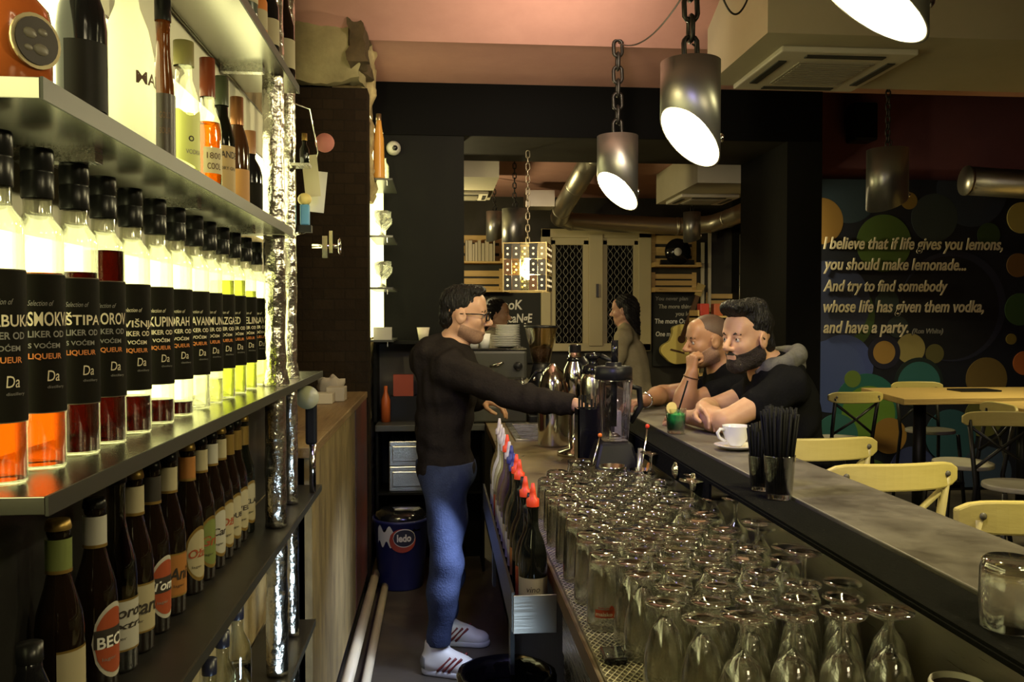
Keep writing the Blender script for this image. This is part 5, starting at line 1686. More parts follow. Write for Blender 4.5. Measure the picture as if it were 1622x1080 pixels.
tag(MB().tube([(-.41, 2.5, 1.86), (-.385, 2.5, 1.866)], .004, 6).build('toy_peg', CHROME), 'thin peg holding the tiny toy on the foil pipe', 'peg')
for k, (dy, z_, col, lab) in enumerate(((0.0, 2.06, (.55, .50, .30), 'pale paper tag hanging beside the foil pipe, under the miniature bottle'), (.04, 2.02, (.6, .58, .5), 'white paper strip hanging at the shelf end, lowest of the tags'), (.02, 2.13, (.6, .22, .18), 'round pink tag at the shelf end above the paper tags'))):
    if k < 2:
        o = MB().box((-.022, -.001, -.09), (.022, .001, .03), 0, Matrix.Rotation(.2 * (k - .5), 4, 'Y')).build('paper_tag', mat(f'tag_{k}', col, .7))
    else:
        o = MB().lathe([(0, 0), (.028, 0), (.028, .003), (0, .003)], seg=20, M=Matrix.Rotation(math.pi / 2, 4, 'X')).build('paper_tag', mat(f'tag_{k}', col, .7))
    o.location = (-.372 + .02 * k, 2.52 + dy, z_)
    tag(o, lab, 'tag', 'tags at the shelf end')
t = thing('tag_hook', 'thin wire hook that carries the paper tags at the shelf end', 'hook', (-.40, 2.53, 2.05))
MB().tube([(-.02, -.06, .18), (.03, -.02, .17), (.05, 0, .05), (.03, .02, -.03)], .002, 6).build('wire', CHROME, t)
bottle('miniature_bottle', 'tiny green bottle with gold cap beside the thin foil pipe', (-.375, 2.44, 2.05), [(.012, 0), (.013, .003), (.013, .04), (.006, .055), (.006, .075), (0, .075)], GREENGLASS, (GOLDF, [(.0075, .065), (.0075, .085), (0, .085)]))
tag(MB().box((-.41, 2.42, 2.042), (-.36, 2.47, 2.05)).build('pipe_bracket', STEEL), 'small steel ledge on the foil pipe under the tiny green bottle', 'bracket')

# bottles standing on the topmost shelf end
for k, (y_, m_, h_, r_, lab) in enumerate(((1.83, mat('grey_green_glass', ()), .25, .030, 'grey green bottle on the topmost shelf, nearest of those in view'), (1.96, mat('orange_box', (.5, .16, .03), .5), .14, .024, 'orange bottle on the topmost shelf, behind the grey green one'),
                                          (2.09, GLOSSBLACK, .2, .026, 'black bottle on the topmost shelf just before the foil pipe'), (2.30, BROWNGLASS, .25, .028, 'brown bottle at the far end of the topmost shelf, beyond the foil pipe'))):
    bottle('high_shelf_bottle', lab, (-.405, y_, 2.2455), [(r_ * .95, 0), (r_, .005), (r_, h_ * .55), (r_ * .5, h_ * .75), (r_ * .45, h_), (0, h_)], m_, (CAPM, [(r_ * .5, h_ * .93), (r_ * .5, h_ * 1.06), (0, h_ * 1.06)]), None, [(r_ * 1.015, -120, 20, h_ * .1, h_ * .4, CRM)], (), 'bottles on the topmost shelf')

# things at the front corner: black tray, white can, bin
p = P(972, 1043, Z=.957)
tag(MB().box((-.022, -.03, 0), (.022, .035, .012)).build('phone', GLOSSBLACK, None, .004), 'black phone on the mesh mat, left of the nearest goblets', 'phone').location = (p.x, p.y, .9572)
t = thing('storage_can', 'white can with the words ENJOY LIFE at the bottom edge', 'can', (.756, 1.175, .9572))
MB().lathe([(0, 0), (.038, 0), (.040, .004), (.040, .125), (.038, .13), (.036, .13), (.036, .12), (0, .12)], seg=36).build('can_body', mat('can_white', (.62, .58, .46), .5), t)
MB().lathe([(0, .11), (.0355, .11), (.0355, .121), (0, .122)], seg=24).build('coffee_grounds', mat('grounds', (.05, .03, .02), .8, bump=.5), t)
tv, tf = text_geo('ENJOY LIFE', w=.075, h=.014, bold=.01)
MB().add(wrap(tv, .0404, math.radians(-168), .09), tf).build('lettering', GREYTXT, t)
t = thing('waste_bin', 'black round bin on the floor below the bottle rail', 'bin', (.185, 2.36, 0))
MB().lathe(closed_glass([(0, 0), (.10, 0), (.105, .01), (.125, .60), (.132, .61), (.134, .62)], [(.124, .62), (.118, .60), (.1, .02), (0, .02)]), seg=36).build('bin_body', GLOSSBLACK, t)
b_ = MB().lathe([(.133, .585), (.139, .60), (.14, .622), (.122, .628), (.116, .56)], seg=36, rmod=lambda a, z: 1 + .025 * math.sin(a * 9) * math.sin(a * 4)).build('bin_liner', GLOSSBLACK, t)

# ------------------------------------------------------------------ rear room furniture on the back wall
BY = 9.60
def crate(label, u0, u1, v0, v1, dep=.24):
    A, B = P(u0, v1, Y=BY - dep), P(u1, v0, Y=BY - dep)
    t = thing('wall_crate', label, 'crate', (A.x, BY - dep, A.z), 0, 'wooden crates on the rear wall')
    w_, h_ = B.x - A.x, B.z - A.z
    MB().box((0, 0, 0), (w_, dep - .005, .02)).build('shelf_board', CRATEWOOD, t)
    for k in range(3):
        z_ = h_ * (.02 + .33 * k)
        MB().box((.0, dep - .03, z_), (w_, dep - .008, z_ + h_ * .24)).build('slat', CRATEWOOD, t)
    for x_ in (0, w_ - .05):
        MB().box((x_, .02, .02), (x_ + .05, dep - .03, .05)).box((x_, dep - .035, 0), (x_ + .05, dep - .02, h_)).build('post', CRATEWOOD, t)
    return t, A, w_, h_


crate('long wooden crate shelf with books left of the cassette lamp', 700, 800, 366, 416)
crate('lower wooden crate behind the barman head, left of the chalkboard', 700, 800, 424, 462)
crate('wooden crate with a record on the rear wall right of the window', 1038, 1112, 366, 422)
crate('wooden crate above the right chalkboard', 1038, 1112, 430, 462)
crate('wooden crate behind the dark haired man head', 1128, 1190, 462, 494)
bx = P(737, 412, Y=BY - .2)
rb = random.Random(3)
xx = bx.x
bw = .02
zc = P(740, 416, Y=BY - .24).z + .021
for k in range(9):
    bw, bh = rb.uniform(.022, .045), rb.uniform(.19, .27)
    col = rb.choice([(.5, .45, .3), (.06, .05, .04), (.09, .06, .05), (.35, .3, .2), (.5, .46, .36)])
    o = MB().box((0, 0, .004), (bw, .15, bh - .004)).build('book', mat(f'book_cover_{k}', col, .6))
    MB().box((.003, -.001, .0), (bw - .003, .148, bh - .008)).build('pages', mat('book_pages', (.5, .45, .33), .8), o)
    o.location = (xx, BY - .215, zc)
    tag(o, f'book on the wooden crate shelf, {ords[k]} from the dark wall', 'book', 'books in the crate')
    xx += bw + .004
p = P(1075, 421, Y=BY - .2)
t = thing('vinyl_record', 'black record with a white centre in the wooden crate', 'record', (p.x, BY - .16, P(1075, 422, Y=BY - .24).z + .0205))
M = Matrix.Translation((0, 0, .15)) @ Matrix.Rotation(math.pi / 2, 4, 'X')
MB().lathe([(0, 0), (.15, 0), (.15, .004), (0, .004)], seg=40, M=M).build('disc', GLOSSBLACK, t)
MB().lathe([(0, .004), (.045, .004), (.045, .0055), (0, .0055)], seg=24, M=M).build('centre_label', WHITETXT, t)
MB().box((-.19, -.0, 0), (.19, .05, .06)).build('stand', BLACKPL, t)


def board(label, u0, u1, v0, v1, texts):
    A, B = P(u0, v1, Y=BY - .04), P(u1, v0, Y=BY - .04)
    t = thing('chalkboard', label, 'chalkboard', (A.x, BY - .04, A.z), 0, 'chalkboards')
    MB().box((0, 0, 0), (B.x - A.x, .035, B.z - A.z)).build('board', mat('chalkboard_black', (.014, .015, .013), .7), t)
    w_, h_ = B.x - A.x, B.z - A.z
    for s, fx, fz, fw, fh, m_ in texts:
        tv, tf = text_geo(s, shear=.1, bold=.02, depth=.002)
        tv = tv * [fw * w_ / tv[:, 0].max(), fh * h_ / max(tv[:, 1].max(), 1e-3), 1]
        MB().add(tv, tf, 0, False, face_matrix((fx * w_, -.002, fz * h_), (1, 0, 0), (0, 0, 1))).build('chalk_lettering', m_, t)
    return t


board('chalkboard reading BOOK XCHANGE below the cassette lamp', 776, 856, 460, 575, [('BooK', .12, .74, .52, .13, WHITETXT), ('XcaNgE', .22, .56, .62, .12, WHITETXT)])
CHK = mat('chalk_dim', (.40, .38, .30), .7)
board('chalkboard with chalk verses beside the yellow guitar', 1034, 1108, 464, 580, [('You never plan', .05, .90, .7, .05, GREYTXT), ('The more things', .12, .79, .75, .055, CHK), ('you let', .48, .69, .35, .055, CHK), ('The more Out', .04, .585, .72, .065, WHITETXT), ('you', .52, .50, .2, .05, CHK), ('One more', .06, .41, .48, .065, WHITETXT)])

t = thing('guitar', 'yellow acoustic guitar hanging on the right chalkboard', 'guitar', (0, 0, 0))
gp = lambda u, v: P(u, v, Y=BY - .16)
c1, c2 = gp(1080, 552), gp(1082, 528)
up = Vector((.34, 0, .94)).normalized()
sd = Vector((up.z, 0, -up.x))
base = gp(1075, 545)
def gpt(s, h):
    return base + sd * s + up * h
outline = []
for a in np.linspace(0, 2 * math.pi, 56)[:-1]:
    h = -math.cos(a) * .23
    lower = math.exp(-((h + .11) / .15) ** 2) * .185
    upper = math.exp(-((h - .14) / .10) ** 2) * .135
    edge = math.sqrt(max(0, 1 - (h / .232) ** 2))
    wd = max(lower, upper, .115) * min(1, edge * 1.5)
    outline.append((wd * (1 if math.sin(a) > 0 else -1) * (1 if abs(math.sin(a)) > 1e-6 else 0), h))
Mg = face_matrix(base, sd, up)
MB().prism(outline, -.05, .045, 0, Mg).build('body', mat('guitar_yellow', (.85, .70, .20), .3, coat=.4), t, .006)
MB().prism([(.045 * math.cos(a), .06 + .045 * math.sin(a)) for a in np.linspace(0, 2 * math.pi, 25)[:-1]], .0455, .047, 0, Mg).build('sound_hole', BROWNTXT, t)
MB().prism([(-.085, -.10), (.085, -.085), (.08, -.065), (-.08, -.08)], .0455, .056, 0, Mg).build('bridge', BROWNTXT, t)
MB().prism([(-.03, .10), (.03, .10), (.024, .58), (-.024, .58)], .046, .07, 0, Mg).build('neck', mat('guitar_neck', (.10, .05, .02), .4), t)
MB().prism([(-.035, .58), (.035, .58), (.045, .72), (-.045, .72)], .04, .062, 0, Mg).build('headstock', mat('guitar_head', (.40, .30, .10), .4), t)

for k, (u, v0, v1, w_) in enumerate(((1113, 384, 497, .035), (1124, 362, 497, .032))):
    A, B = P(u, v1, Y=BY - .1), P(u, v0, Y=BY - .1)
    o = MB().box((-w_ / 2, 0, 0), (w_ / 2, .03, B.z - A.z + (A.z - .0))).build('pale_pole', mat('pole_pale', (.5, .46, .33), .5))
    o.location = (A.x, BY - .1, 0)
    tag(o, ('shorter pale pole on the rear wall beside the crate', 'taller pale pole on the rear wall, right of the shorter')[k], 'pole', 'pale poles on the rear wall')

# wire grid with wooden boards and red things right of the rear room
gx = 3.345
t = thing('wire_grid', 'wire grid on the side of the rear room carrying wooden boards', 'wire grid', (0, 0, 0))
gm = MB()
for y_ in np.arange(7.75, 9.3, .14):
    gm.tube([(gx, y_, 1.2), (gx, y_, 2.55)], .006, 6)
for z_ in np.arange(1.2, 2.6, .13):
    gm.tube([(gx, 7.72, z_), (gx, 9.3, z_)], .006, 6)
gm.build('wires', mat('grid_wire', (.25, .23, .16), .4, .6), t)
for k, (y_, z_, h_, w_) in enumerate(((8.2, 2.0, .55, .14), (8.75, 1.85, .36, .22), (9.1, 1.9, .3, .16))):
    o = MB().box((-.02, -w_ / 2, 0), (.0, w_ / 2, h_)).box((-.02, -.02, h_), (0, .02, h_ + .12)).build('serving_board', wood('board_wood', (.40, .24, .08), (.3, .17, .05), 5, 'Z'))
    o.location = (gx - .008, y_, z_ - .1)
    tag(o, ('long wooden serving board on the wire grid', 'broad wooden serving board on the wire grid', 'small wooden serving board deep on the wire grid')[k], 'serving board', 'serving boards on the wire grid')
t = thing('rack', 'low dark rack of red things behind the seated men', 'rack', (2.95, 8.9, 0))
for z_ in (.6, 1.0, 1.4, 1.62):
    MB().box((-.25, -.15, z_), (.35, .15, z_ + .02)).build('shelf', CRATEWOOD, t)
for x_ in (-.25, .33):
    MB().box((x_, -.15, 0), (x_ + .02, .15, 1.7)).build('post', CRATEWOOD, t)
for k, (x_, z_, c_) in enumerate(((-.15, 1.64, (.5, .05, .03)), (.0, 1.64, (.4, .1, .04)), (.15, 1.64, (.5, .06, .03)), (-.1, 1.42, (.45, .06, .03)), (.12, 1.42, (.3, .25, .15)), (.0, 1.02, (.4, .06, .03)))):
    o = MB().box((-.05, -.06, 0), (.05, .06, .13)).build('red_tin', mat(f'tin_{k}', c_, .4), None, .01)
    o.location = (2.95 + x_, 8.88, z_ + .0005 - (.0 if z_ > 1.5 else 0))
    tag(o, f'{("red", "rust", "bright red", "red", "beige", "dull red")[k]} tin on the dark rack, {("top shelf left", "top shelf middle", "top shelf right", "second shelf left", "second shelf right", "third shelf")[k]}', 'tin', 'tins on the rack')

# table the far guests stand at
high_table('low pale table in the rear room beside the standing guest', [(.95, 7.6), (1.75, 7.6), (1.75, 8.3), (.95, 8.3)], .95)

# ------------------------------------------------------------------ people: one continuous skin grown from a distance field
class Field:
    def __init__(self, lo, hi, h):
        self.h = h
        self.lo = np.array(lo, float)
        n = np.ceil((np.array(hi) - self.lo) / h).astype(int) + 1
        self.ax = [self.lo[i] + h * np.arange(n[i]) for i in range(3)]
        self.f = np.full(n, 0.5, np.float32)

    def sub(self, lo, hi):
        sl = []
        for i in range(3):
            a = int(np.clip(np.floor((lo[i] - self.lo[i]) / self.h), 0, len(self.ax[i])))
            b = int(np.clip(np.ceil((hi[i] - self.lo[i]) / self.h) + 1, 0, len(self.ax[i])))
            if b <= a:
                return None
            sl.append(slice(a, b))
        g = [self.ax[0][sl[0]][:, None, None].astype(np.float32), self.ax[1][sl[1]][None, :, None].astype(np.float32), self.ax[2][sl[2]][None, None, :].astype(np.float32)]
        return tuple(sl), g

    @staticmethod
    def cap(g, a, b, ra, rb):
        d = b - a
        L = float(d @ d) + 1e-12
        px, py, pz = g[0] - a[0], g[1] - a[1], g[2] - a[2]
        t = np.clip((px * d[0] + py * d[1] + pz * d[2]) / L, 0, 1)
        q = (px - t * d[0]) ** 2 + (py - t * d[1]) ** 2 + (pz - t * d[2]) ** 2
        return np.sqrt(q) - (ra + (rb - ra) * t)

    @staticmethod
    def ell(g, c, r, R):
        p = [g[0] - c[0], g[1] - c[1], g[2] - c[2]]
        q = [(R[0][i] * p[0] + R[1][i] * p[1] + R[2][i] * p[2]) for i in range(3)]
        k0 = np.sqrt(sum((q[i] / r[i]) ** 2 for i in range(3)))
        k1 = np.sqrt(sum((q[i] / r[i] ** 2) ** 2 for i in range(3))) + 1e-9
        return k0 * (k0 - 1) / k1

    def op(self, pr, inflate=0.0):
        typ, k = pr[0], pr['k'] if isinstance(pr, dict) else None

    def add(self, p, infl=0.0):
        k = p['k']
        if p['t'] == 'cap':
            a, b = p['a'], p['b']
            ra, rb = p['ra'] + infl, p['rb'] + infl
            m = max(ra, rb) + k + 3 * self.h + .02
            lo, hi = np.minimum(a, b) - m, np.maximum(a, b) + m
        else:
            c = p['c']
            r = np.array(p['r']) + infl
            m = r.max() + k + 3 * self.h + .02
            lo, hi = c - m, c + m
        s = self.sub(lo, hi)
        if s is None:
            return
        sl, g = s
        d = self.cap(g, a, b, ra, rb) if p['t'] == 'cap' else self.ell(g, c, r, p['R'])
        f = self.f[sl]
        if p.get('neg'):
            hh = np.clip(.5 - .5 * (f + d) / k, 0, 1)
            self.f[sl] = f * (1 - hh) - d * hh + k * hh * (1 - hh)
        else:
            hh = np.clip(.5 + .5 * (f - d) / k, 0, 1)
            self.f[sl] = f * (1 - hh) + d * hh - k * hh * (1 - hh)

    def clip(self, n, p):
        n = np.array(n, float)
        n /= np.linalg.norm(n)
        g = [self.ax[0][:, None, None], self.ax[1][None, :, None], self.ax[2][None, None, :]]
        self.f = np.maximum(self.f, ((g[0] - p[0]) * n[0] + (g[1] - p[1]) * n[1] + (g[2] - p[2]) * n[2]).astype(np.float32))

    def both(self, other):
        self.f = np.maximum(self.f, other)

    def wrinkle(self, amp, sc, seed=0):
        g = [self.ax[0][:, None, None], self.ax[1][None, :, None], self.ax[2][None, None, :]]
        w = 0
        r_ = np.random.RandomState(seed)
        for _ in range(5):
            v = r_.normal(size=3) * sc
            w = w + np.sin(g[0] * v[0] + g[1] * v[1] + g[2] * v[2] + r_.uniform(0, 6) + 1.5 * np.sin(g[2] * sc * .3 + g[0] * sc * .4))
        self.f = self.f + (amp * .35 * w).astype(np.float32)

    def mesh(self, name, m, parent=None):
        f = self.f
        ins = f < 0
        n = f.shape
        cnt = np.zeros([q - 1 for q in n], np.int8)
        for a in (0, 1):
            for b in (0, 1):
                for c in (0, 1):
                    cnt += ins[a:n[0] - 1 + a, b:n[1] - 1 + b, c:n[2] - 1 + c]
        idx = np.argwhere((cnt > 0) & (cnt < 8))
        if len(idx) == 0:
            return None
        ids = np.full([q - 1 for q in n], -1, np.int32)
        ids[tuple(idx.T)] = np.arange(len(idx))
        acc = np.zeros((len(idx), 3))
        num = np.zeros(len(idx))
        cor = [(a, b, c) for a in (0, 1) for b in (0, 1) for c in (0, 1)]
        for i, A in enumerate(cor):
            for B in cor[i + 1:]:
                if sum(abs(A[q] - B[q]) for q in range(3)) != 1:
                    continue
                fa = f[idx[:, 0] + A[0], idx[:, 1] + A[1], idx[:, 2] + A[2]]
                fb = f[idx[:, 0] + B[0], idx[:, 1] + B[1], idx[:, 2] + B[2]]
                cr = (fa < 0) != (fb < 0)
                t = np.where(cr, fa / np.where(cr, fa - fb, 1), 0)
                acc += np.where(cr[:, None], np.array(A) + t[:, None] * (np.array(B) - np.array(A)), 0)
                num += cr
        v = self.lo + self.h * (idx + acc / num[:, None])
        quads = []
        for ax in range(3):
            o1, o2 = [(1, 2), (2, 0), (0, 1)][ax]
            sA = [slice(None)] * 3
            sB = [slice(None)] * 3
            sA[ax], sB[ax] = slice(0, n[ax] - 1), slice(1, n[ax])
            e = np.argwhere(ins[tuple(sA)] != ins[tuple(sB)])
            ok = (e[:, o1] > 0) & (e[:, o2] > 0) & (e[:, o1] < n[o1] - 1) & (e[:, o2] < n[o2] - 1)
            e = e[ok]
            fl = ins[tuple(e.T)]
            d1, d2 = np.zeros(3, int), np.zeros(3, int)
            d1[o1], d2[o2] = 1, 1
            q = np.stack([ids[tuple((e - d1 - d2).T)], ids[tuple((e - d2).T)], ids[tuple(e.T)], ids[tuple((e - d1).T)]], 1)
            q[~fl] = q[~fl][:, ::-1]
            quads.append(q)
        q = np.concatenate(quads)
        me = bpy.data.meshes.new(name)
        me.vertices.add(len(v))
        me.vertices.foreach_set('co', v.astype(np.float32).ravel())
        me.loops.add(len(q) * 4)
        me.loops.foreach_set('vertex_index', q.astype(np.int32).ravel())
        me.polygons.add(len(q))
        me.polygons.foreach_set('loop_start', np.arange(0, len(q) * 4, 4, dtype=np.int32))
        me.polygons.foreach_set('use_smooth', np.ones(len(q), bool))
        me.update(calc_edges=True)
        me.validate()
        me.materials.append(m)
        o = bpy.data.objects.new(name, me)
        COL.objects.link(o)
        if parent:
            o.parent = parent
        return o


V = lambda *a: np.array(a, float)
I3 = np.eye(3)


def C(a, b, ra, rb, k=.03, g=''):
    return dict(t='cap', a=np.array(a, float), b=np.array(b, float), ra=ra, rb=rb, k=k, g=g)


def E(c, r, k=.03, g='', R=I3, neg=False):
    return dict(t='ell', c=np.array(c, float), r=r, k=k, g=g, R=R, neg=neg)


def frame(fwd, tilt=0.0, roll=0.0):
    """columns: forward, left, up"""
    f = np.array(fwd, float)
    f /= np.linalg.norm(f)
    up = V(0, 0, 1)
    l = np.cross(up, f)
    l /= np.linalg.norm(l)
    u = np.cross(f, l)
    f2 = f * math.cos(tilt) - u * math.sin(tilt)
    u2 = u * math.cos(tilt) + f * math.sin(tilt)
    l2 = l * math.cos(roll) + u2 * math.sin(roll)
    u3 = u2 * math.cos(roll) - l * math.sin(roll)
    return np.stack([f2, l2, u3], 1)


def head_prims(c, F, s=1.0):
    w = lambda x, y, z: c + F @ (V(x, y, z) * s)
    r = lambda *a: tuple(q * s for q in a)
    out = [E(w(-.012, 0, .038), r(.096, .076, .086), .01, 'skull', F), E(w(.030, 0, -.030), r(.062, .059, .080), .03, 'face', F), E(w(.058, 0, -.094), r(.026, .027, .020), .025, 'jaw', F)]
    for sg in (-1, 1):
        out += [C(w(-.005, sg * .056, -.055), w(.052, sg * .02, -.094), .020 * s, .017 * s, .03, 'jaw'), E(w(.058, sg * .036, -.022), r(.026, .023, .022), .025, 'face', F)]
    out += [C(w(.080, -.034, .026), w(.080, .034, .026), .011 * s, .011 * s, .018, 'face'), E(w(.060, 0, .055), r(.028, .052, .042), .03, 'face', F)]
    for sg in (-1, 1):
        out.append(E(w(.096, sg * .032, .004), r(.020, .019, .011), .010, 'face', F, True))
    out += [C(w(.088, 0, .014), w(.117, 0, -.026), .0085 * s, .0115 * s, .010, 'nose'), E(w(.108, 0, -.032), r(.014, .015, .010), .008, 'nose', F)]
    for sg in (-1, 1):
        out += [E(w(.094, sg * .012, -.034), r(.011, .008, .008), .006, 'nose', F), E(w(.0770, sg * .0315, .004), r(.0130, .0150, .0122), .004, 'face', F), C(w(.0885, sg * .019, .0125), w(.0845, sg * .045, .0105), .0042 * s, .0036 * s, .003, 'face')]
    out += [C(w(.086, -.017, -.060), w(.086, .017, -.060), .0065 * s, .0065 * s, .008, 'mouth'), C(w(.084, -.014, -.071), w(.084, .014, -.071), .0078 * s, .0078 * s, .008, 'mouth'),
            dict(C(w(.095, -.02, -.0655), w(.095, .02, -.0655), .0028 * s, .0028 * s, .004, 'mouth'), neg=True)]
    for sg in (-1, 1):
        Re = F @ np.array(Matrix.Rotation(.25 * sg, 3, 'Z'))
        out += [E(w(-.006, sg * .077, -.004), r(.026, .009, .033), .008, 'ear', Re), E(w(.004, sg * .0875, .002), r(.012, .005, .016), .006, 'ear', Re, True)]
    return out


def hand_prims(wr, d, nb, curl=.35, side=1, s=1.0, spread=.07, thumb=.6):
    """wr wrist, d pointing direction, nb back-of-hand normal, side +1: thumb on the d x nb side"""
    d = d / np.linalg.norm(d)
    nb = nb - d * (nb @ d)
    nb /= np.linalg.norm(nb)
    sd = np.cross(d, nb) * side
    out = []
    lens = [(.040, .025, .020), (.045, .029, .021), (.042, .027, .020), (.032, .020, .018)]
    for i, L in enumerate(lens):
        off = (.030 - .0195 * i)
        base = wr + d * (.078 - .004 * abs(i - 1.2)) * s + sd * off * s
        out.append(C(wr + d * .012 * s + sd * off * .55 * s, base, .0135 * s, .0105 * s, .012, 'hand'))
        a = spread * (1.3 - i) * .5
        dd = d * math.cos(a) + sd * math.sin(a)
        p, ang = base, 0
        for j, l in enumerate(L):
            ang += curl * (1.0, 1.25, .9)[j] * (1 + .12 * i)
            v = dd * math.cos(ang) - nb * math.sin(ang)
            q = p + v * l * s
            out.append(C(p, q, (.0092, .0082, .0074)[j] * s, (.0083, .0075, .0066)[j] * s, .003, 'hand'))
            p = q
    t0 = wr + d * .018 * s + sd * .022 * s - nb * .006 * s
    t1 = t0 + (d * .55 + sd * .65 - nb * .35) * .042 * s
    t2 = t1 + (d * .85 + sd * (.45 - thumb * .3) - nb * thumb * .6) * .032 * s
    t3 = t2 + (d * .9 - sd * thumb * .3 - nb * thumb * .5) * .025 * s
    out += [C(t0, t1, .0145 * s, .0115 * s, .01, 'hand'), C(t1, t2, .0108 * s, .0095 * s, .004, 'hand'), C(t2, t3, .0094 * s, .0078 * s, .004, 'hand')]
    return out


def arm_prims(sh, el, wr, side, r=(.052, .043, .040, .028)):
    el, sh, wr = map(lambda q: np.array(q, float), (el, sh, wr))
    mid = el + (wr - el) * .28
    return [C(sh, sh + (el - sh) * .45, r[0], r[0] * .93, .04, 'upper' + side), C(sh + (el - sh) * .45, el, r[0] * .93, r[1], .03, 'upper' + side), C(el, mid, r[1] * .98, r[2] * 1.05, .02, 'fore' + side), C(mid, wr, r[2] * 1.05, r[3], .02, 'fore' + side)]


def torso_prims(pel, waist, chest, neck, shl, shr, w=1.0):
    pel, waist, chest, neck, shl, shr = map(lambda q: np.array(q, float), (pel, waist, chest, neck, shl, shr))
    ax = shl - shr
    ax /= np.linalg.norm(ax)
    up = chest - waist
    up /= np.linalg.norm(up)
    fw = np.cross(ax, up)
    R = np.stack([fw, ax, up], 1)
    return [E(pel, (.115 * w, .16 * w, .125), .05, 'pelvis', R), E(waist, (.105 * w, .145 * w, .14), .07, 'torso', R), E(chest, (.115 * w, .165 * w, .17), .07, 'torso', R),
            E(chest + up * .06 + fw * .02, (.10 * w, .15 * w, .12), .06, 'torso', R), C(shl, neck, .056, .056, .06, 'torso'), C(shr, neck, .056, .056, .06, 'torso')], R


def bounds(pr, m=.06):
    lo, hi = np.full(3, 9e9), np.full(3, -9e9)
    for p in pr:
        if p['t'] == 'cap':
            q = np.stack([p['a'], p['b']])
            r = max(p['ra'], p['rb'])
        else:
            q, r = p['c'][None], max(p['r'])
        lo, hi = np.minimum(lo, (q - r).min(0)), np.maximum(hi, (q + r).max(0))
    return lo - m, hi + m


def grow(name, prims, h, m, parent=None, infl=0.0, clips=(), wr=None, region=None, extra=()):
    pos = [p for p in prims if not p.get('neg')] + list(extra)
    lo, hi = bounds(pos, .03 + infl)
    if region is not None:
        rl, rh = bounds(region, .02)
        lo, hi = np.maximum(lo, rl), np.minimum(hi, rh)
    F_ = Field(lo, hi, h)
    for p in prims:
        F_.add(p, -infl if p.get('neg') else infl)
    for p in extra:
        F_.add(p)
    if wr:
        F_.wrinkle(*wr)
    if region is not None:
        G = Field(lo, hi, h)
        for p in region:
            G.add(p)
        F_.both(G.f)
    for n_, p_ in clips:
        F_.clip(n_, p_)
    # keep the border open cells empty so the surface closes
    for a in range(3):
        s0, s1 = [slice(None)] * 3, [slice(None)] * 3
        s0[a], s1[a] = slice(0, 1), slice(-1, None)
        F_.f[tuple(s0)] = np.maximum(F_.f[tuple(s0)], .001)
        F_.f[tuple(s1)] = np.maximum(F_.f[tuple(s1)], .001)
    return F_.mesh(name, m, parent)


SKIN = mat('skin', (0.56, 0.33, 0.20), 0.5, noise=(0.50, 0.28, 0.165), nscale=22, sss=.12)
SKIN2 = mat('skin_tan', (0.42, 0.22, 0.12), 0.45, noise=(0.37, 0.19, 0.10), nscale=22, sss=.1)
HAIRM = mat('black_hair', (0.007, 0.006, 0.005), 0.5, spec=.3, bump=.9, bscale=110, stretch=(1, 1, .25))
BEARD = mat('beard_hair', (0.022, 0.014, 0.010), 0.65, bump=.6, bscale=260)
STUB = mat('stubble', (0.34, 0.195, 0.118), 0.65, noise=(0.17, 0.095, 0.06), nscale=260)
BTEE = mat('black_cotton', (0.008, 0.008, 0.0085), 0.9, spec=.02, bump=.15, bscale=90)
GVEST = mat('grey_marl', (0.12, 0.115, 0.105), 0.9, noise=(0.08, 0.077, 0.07), nscale=60, bump=.2, bscale=120)
HOOD = mat('charcoal_hoodie', (0.021, 0.017, 0.015), 0.9, spec=.03, noise=(0.016, 0.0135, 0.012), nscale=30, bump=.2, bscale=90)
JEANS = mat('blue_jeans', (0.050, 0.066, 0.125), 0.85, spec=.1, noise=(0.022, 0.030, 0.062), nscale=6, bump=.25, bscale=130)
EYEW = mat('eye_white', (0.6, 0.56, 0.48), 0.2)
EYEI = mat('eye_dark', (0.02, 0.012, 0.008), 0.1)


def face_parts(root, c, F, s=1.0, glasses=False):
    w = lambda x, y, z: Vector(c + F @ (V(x, y, z) * s))
    M3 = Matrix([list(F[0]), list(F[1]), list(F[2])]).to_4x4()
    for sg in (-1, 1):
        mb = MB()
        mb.sphere(tuple(w(.0795, sg * .0315, .003)), .0122 * s, 0, 14)
        mb.sphere(tuple(w(.0868, sg * .0312, .0035)), .0062 * s, 1, 10)
        mb.build('eye', [EYEW, EYEI], root)
        mb = MB().tube([w(.090, sg * .014, .021), w(.092, sg * .030, .027), w(.080, sg * .048, .022)], [.0042 * s, .005 * s, .003 * s], 8)
        mb.build('eyebrow', BEARD, root)
    if glasses:
        mb = MB()
        for sg in (-1, 1):
            ring = []
            for k in range(20):
                a = 2 * math.pi * k / 20
                x_ = math.copysign(abs(math.cos(a)) ** .6, math.cos(a)) * .026
                z_ = math.copysign(abs(math.sin(a)) ** .6, math.sin(a)) * .018
                ring.append(w(.112 - .25 * abs(sg * .034 + x_) * .5, sg * .034 + x_, .002 + z_))
            mb.tube(ring, .0040 * s, 6, closed=True)
            mb.tube([w(.102, sg * .058, .010), w(.06, sg * .078, .010), w(-.01, sg * .082, .008)], .0028 * s, 6)
        mb.tube([w(.110, -.009, .006), w(.110, .009, .006)], .0026 * s, 6)
        mb.build('eyeglasses', GLOSSBLACK, root)


def person(label, prims, h, skin):
    o = grow('person', prims, h, skin)
    tag(o, label, 'person')
    return o


def sel(prims, *tags):
    return [p for p in prims if any(p['g'].startswith(t_) for t_ in tags)]


def PV(u, v, Y):
    return np.array(P(u, v, Y=Y))


